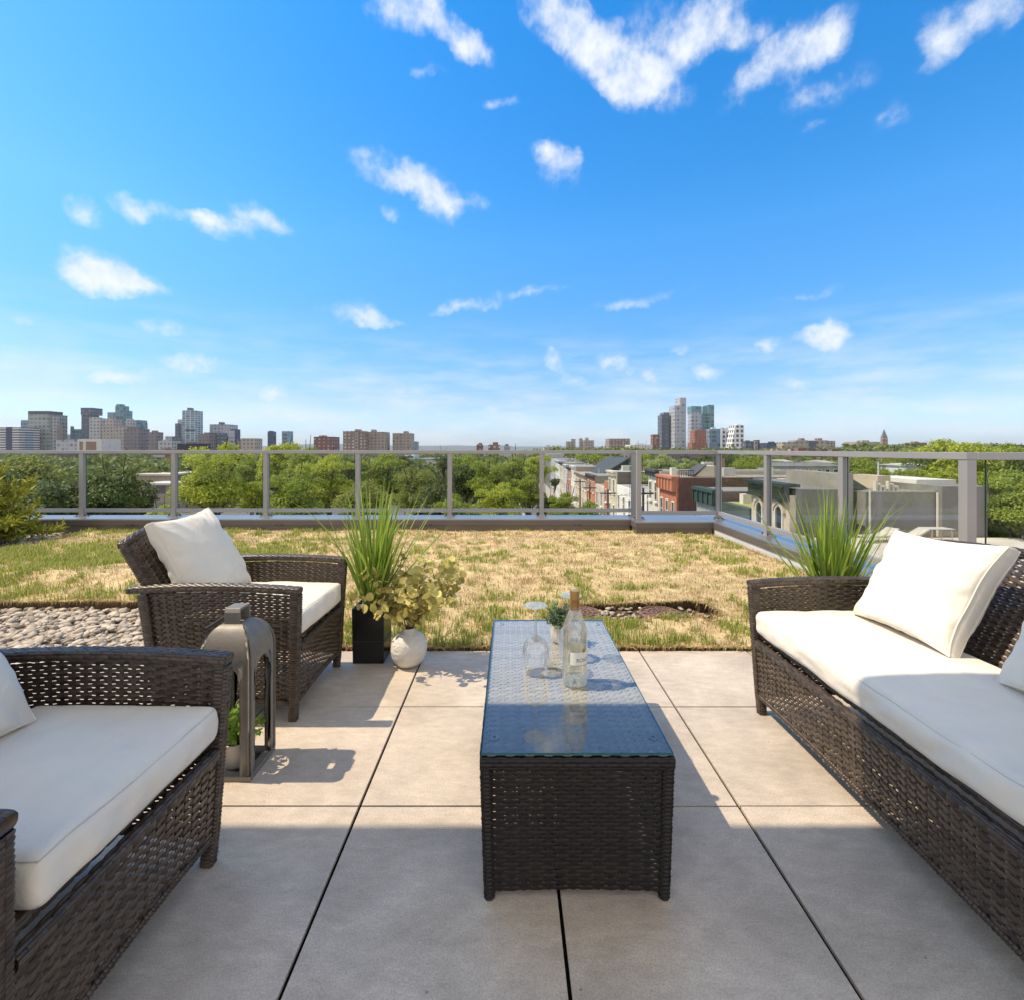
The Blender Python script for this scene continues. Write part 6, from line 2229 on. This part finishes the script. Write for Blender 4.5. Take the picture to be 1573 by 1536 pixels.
GT = 'leafy trees beyond the front railing'
T = [  # px, top, Y, width, kind, proto, label
    (20, 698, 38, 120, 'olive', 'b', 'large olive green tree at the left edge behind the juniper'),
    (75, 735, 30, 110, 'dark', 'a', 'dark green tree low at the left between the juniper and the first post'),
    (-60, 690, 34, 130, 'dark', 'd', 'dark tree cut by the left edge of the photo'),
    (118, 752, 34, 60, 'mid', 'c', 'small mid green tree right behind the first railing post'),
    (172, 724, 32, 92, 'dark', 'd', 'round dark green tree in the second pane from the left'),
    (205, 748, 40, 60, 'dark', 'a', 'dark shrubby tree at the right foot of the round dark tree'),
    (252, 772, 26, 60, 'bright', 'c', 'low bright green bush like tree beside the second post'),
    (330, 683, 36, 122, 'bright', 'e', 'big bright yellow green tree whose top rises over the rail', 1.05),
    (398, 738, 40, 60, 'bright', 'b', 'yellow green tree squeezed between the big bright tree and the third post'),
    (385, 705, 60, 50, 'mid', 'a', 'mid green tree behind the big bright yellow green tree'),
    (432, 681, 55, 70, 'bright', 'b', 'yellow green treetop over the rail below the two thin towers'),
    (470, 688, 52, 70, 'mid', 'd', 'mid green treetop just under the rail left of the grass plant'),
    (505, 700, 44, 96, 'bright', 'e', 'broad yellow green tree behind the blades of the left grass plant'),
    (450, 726, 36, 100, 'mid', 'e', 'broad mid green tree low behind the sunlit armchair pillow'),
    (545, 706, 64, 50, 'dark', 'a', 'dark treetop behind the fourth post'),
    (590, 697, 48, 92, 'mid', 'e', 'large mid green tree right of the left grass plant'),
    (560, 738, 34, 80, 'olive', 'd', 'olive green tree low behind the left grass plant'),
    (622, 700, 75, 24, 'dark', 'b', 'slim dark tree next to the narrow pale blue house'),
    (640, 720, 42, 84, 'olive', 'e', 'olive tree below the white house in the middle'),
    (682, 699, 90, 30, 'dark', 'd', 'dark tree right of the white house in the middle'),
    (672, 740, 34, 70, 'dark', 'd', 'dark shadowy tree below the fifth post'),
    (715, 715, 46, 64, 'dark', 'a', 'dark green tree right of the fifth post'),
    (712, 700, 85, 60, 'mid', 'b', 'mid green treetop line behind the dark tree in the middle'),
    (748, 706, 44, 74, 'mid', 'e', 'sunlit mid green tree in the sixth pane'),
    (792, 703, 48, 70, 'mid', 'e', 'sunlit tree just left of the sixth post'),
    (770, 742, 36, 84, 'bright', 'e', 'bright green tree low in the sixth pane'),
    (826, 700, 70, 50, 'bright', 'b', 'yellow green tree right behind the sixth post'),
    (812, 730, 44, 60, 'mid', 'e', 'bright crowned tree beside the street at the sixth post'),
    (700, 762, 30, 90, 'mid', 'e', 'mid green tree at the foot of the fifth post'),
    (868, 757, 40, 54, 'mid', 'e', 'street tree below the far houses, left of the wires'),
    (905, 768, 36, 50, 'mid', 'd', 'street tree below the orange brick house'),
    (842, 760, 44, 40, 'dark', 'd', 'dark street tree at the left of the street'),
    (852, 735, 100, 16, 'dark', 'a', 'small dark street tree in front of the far houses'),
    (910, 697, 130, 52, 'mid', 'b', 'green tree cluster above the tan clapboard house, left part'),
    (890, 700, 140, 40, 'dark', 'd', 'dark tree above the tall white house of the row'),
    (932, 702, 140, 34, 'bright', 'a', 'yellow green tree touching the steep dark roof'),
    (962, 715, 88, 26, 'mid', 'c', 'small tree at the right end of the steep dark roof'),
    (985, 697, 70, 30, 'bright', 'b', 'green tree right behind the corner post of the front railing'),
    (1018, 699, 62, 64, 'pale', 'e', 'pale silvery green tree behind the red brick house'),
    (1056, 705, 66, 40, 'pale', 'd', 'second, smaller pale green tree right of the silvery one'),
    (1080, 699, 90, 42, 'dark', 'a', 'dark round tree behind the bulkhead of the red brick house'),
    (1148, 703, 58, 62, 'mid', 'e', 'full green tree behind the grey blue house at the corner railing'),
    (1117, 699, 110, 40, 'dark', 'b', 'dark tree right behind the corner railing post'),
    (1175, 698, 120, 30, 'olive', 'a', 'olive tree behind the second right hand post'),
    (1320, 700, 95, 70, 'mid', 'd', 'green tree right of the thick railing post, over the beige wall'),
    (1375, 700, 88, 80, 'olive', 'e', 'olive tree above the middle of the grey stucco wall'),
    (1430, 702, 80, 70, 'dark', 'b', 'dark tree above the right end of the grey stucco wall'),
    (1462, 716, 50, 50, 'bright', 'c', 'small yellow green tree above the white roof'),
    (1345, 716, 70, 60, 'mid', 'a', 'mid green tree just behind the grey stucco wall'),
    (1400, 722, 60, 60, 'mid', 'b', 'mid green tree behind the mast on the grey building'),
    (1470, 677, 62, 150, 'bright', 'e', 'great domed green tree rising over the rail on the right', .75),
    (1400, 688, 110, 70, 'mid', 'd', 'dark green treetop left of the great domed tree'),
    (1560, 684, 55, 110, 'mid', 'e', 'tall green tree at the right edge behind the corner post'),
    (1580, 720, 24, 120, 'mid', 'e', 'near green tree filling the view right of the thick corner post'),
    (1530, 770, 26, 80, 'mid', 'e', 'lower part of the near greenery right of the corner post, a smaller tree'),
]
for q in T:
    tree(*q[:7], group=GT, hz=q[7] if len(q) > 7 else None)

# far woods that read as one mass
mb = MB()
r = np.random.default_rng(77)
nb = 0


def far_clump(x, y, ztop, rad, leaves, lf):
    n_ = leaves
    d = r.normal(size=(n_, 3))
    d /= np.linalg.norm(d, axis=1)[:, None]
    d[:, 2] = np.abs(d[:, 2])
    c_ = np.array([x, y, ztop - rad * .9]) + d * rad * np.array([1, 1, .9]) * (1 - .3 * r.random((n_, 1)))
    leaf_quads(mb, c_, d + r.normal(size=(n_, 3)) * .5, lf * r.uniform(.6, 1.3, n_), .75, .08)


for k in range(2300):
    inv = r.uniform(1 / 1500, 1 / 125)
    y = 1 / inv
    px = r.uniform(-40, 1620)
    x = X_at(px, y)
    if 0 < x < 28 and y < 260:
        continue
    if 45 < px < 270 and y < 300 and r.random() < .55:
        continue
    rad = r.uniform(3.0, 6.0) * (1 if y < 500 else 1.5)
    zt = G + r.uniform(6.5, 11.5)
    if px > 830 and y > 260:
        zt = H + r.uniform(-2.0, 1.2) * y / 330 + .9
        zt = min(zt, Z_at(r.uniform(685.5, 692), y))
    if px > 1290 and y > 220:
        zt = Z_at(r.uniform(682 + 3 * mnoise.noise((px * .02, 0, 5)), 690), y)
    far_clump(x, y, zt, rad, 46, rad * .42)
far_mat = leafmat('leaf_far', (.07, .105, .02), (.24, .28, .08), .6, .35)
tag(obj('far_woods', mb, far_mat), kind='stuff')

# ------------------------------------------------------------------ haze
mb = MB().box((-9500, -60, G - 40), (9500, 9200, 150))
m, nt, out = new_mat('haze')
pv = node(nt, 'ShaderNodeVolumePrincipled', Color=(.80, .88, 1.0, 1), Density=.00008)
nt.links.new(pv.outputs[0], out.inputs['Volume'])
tag(obj('haze', mb, m), kind='stuff')
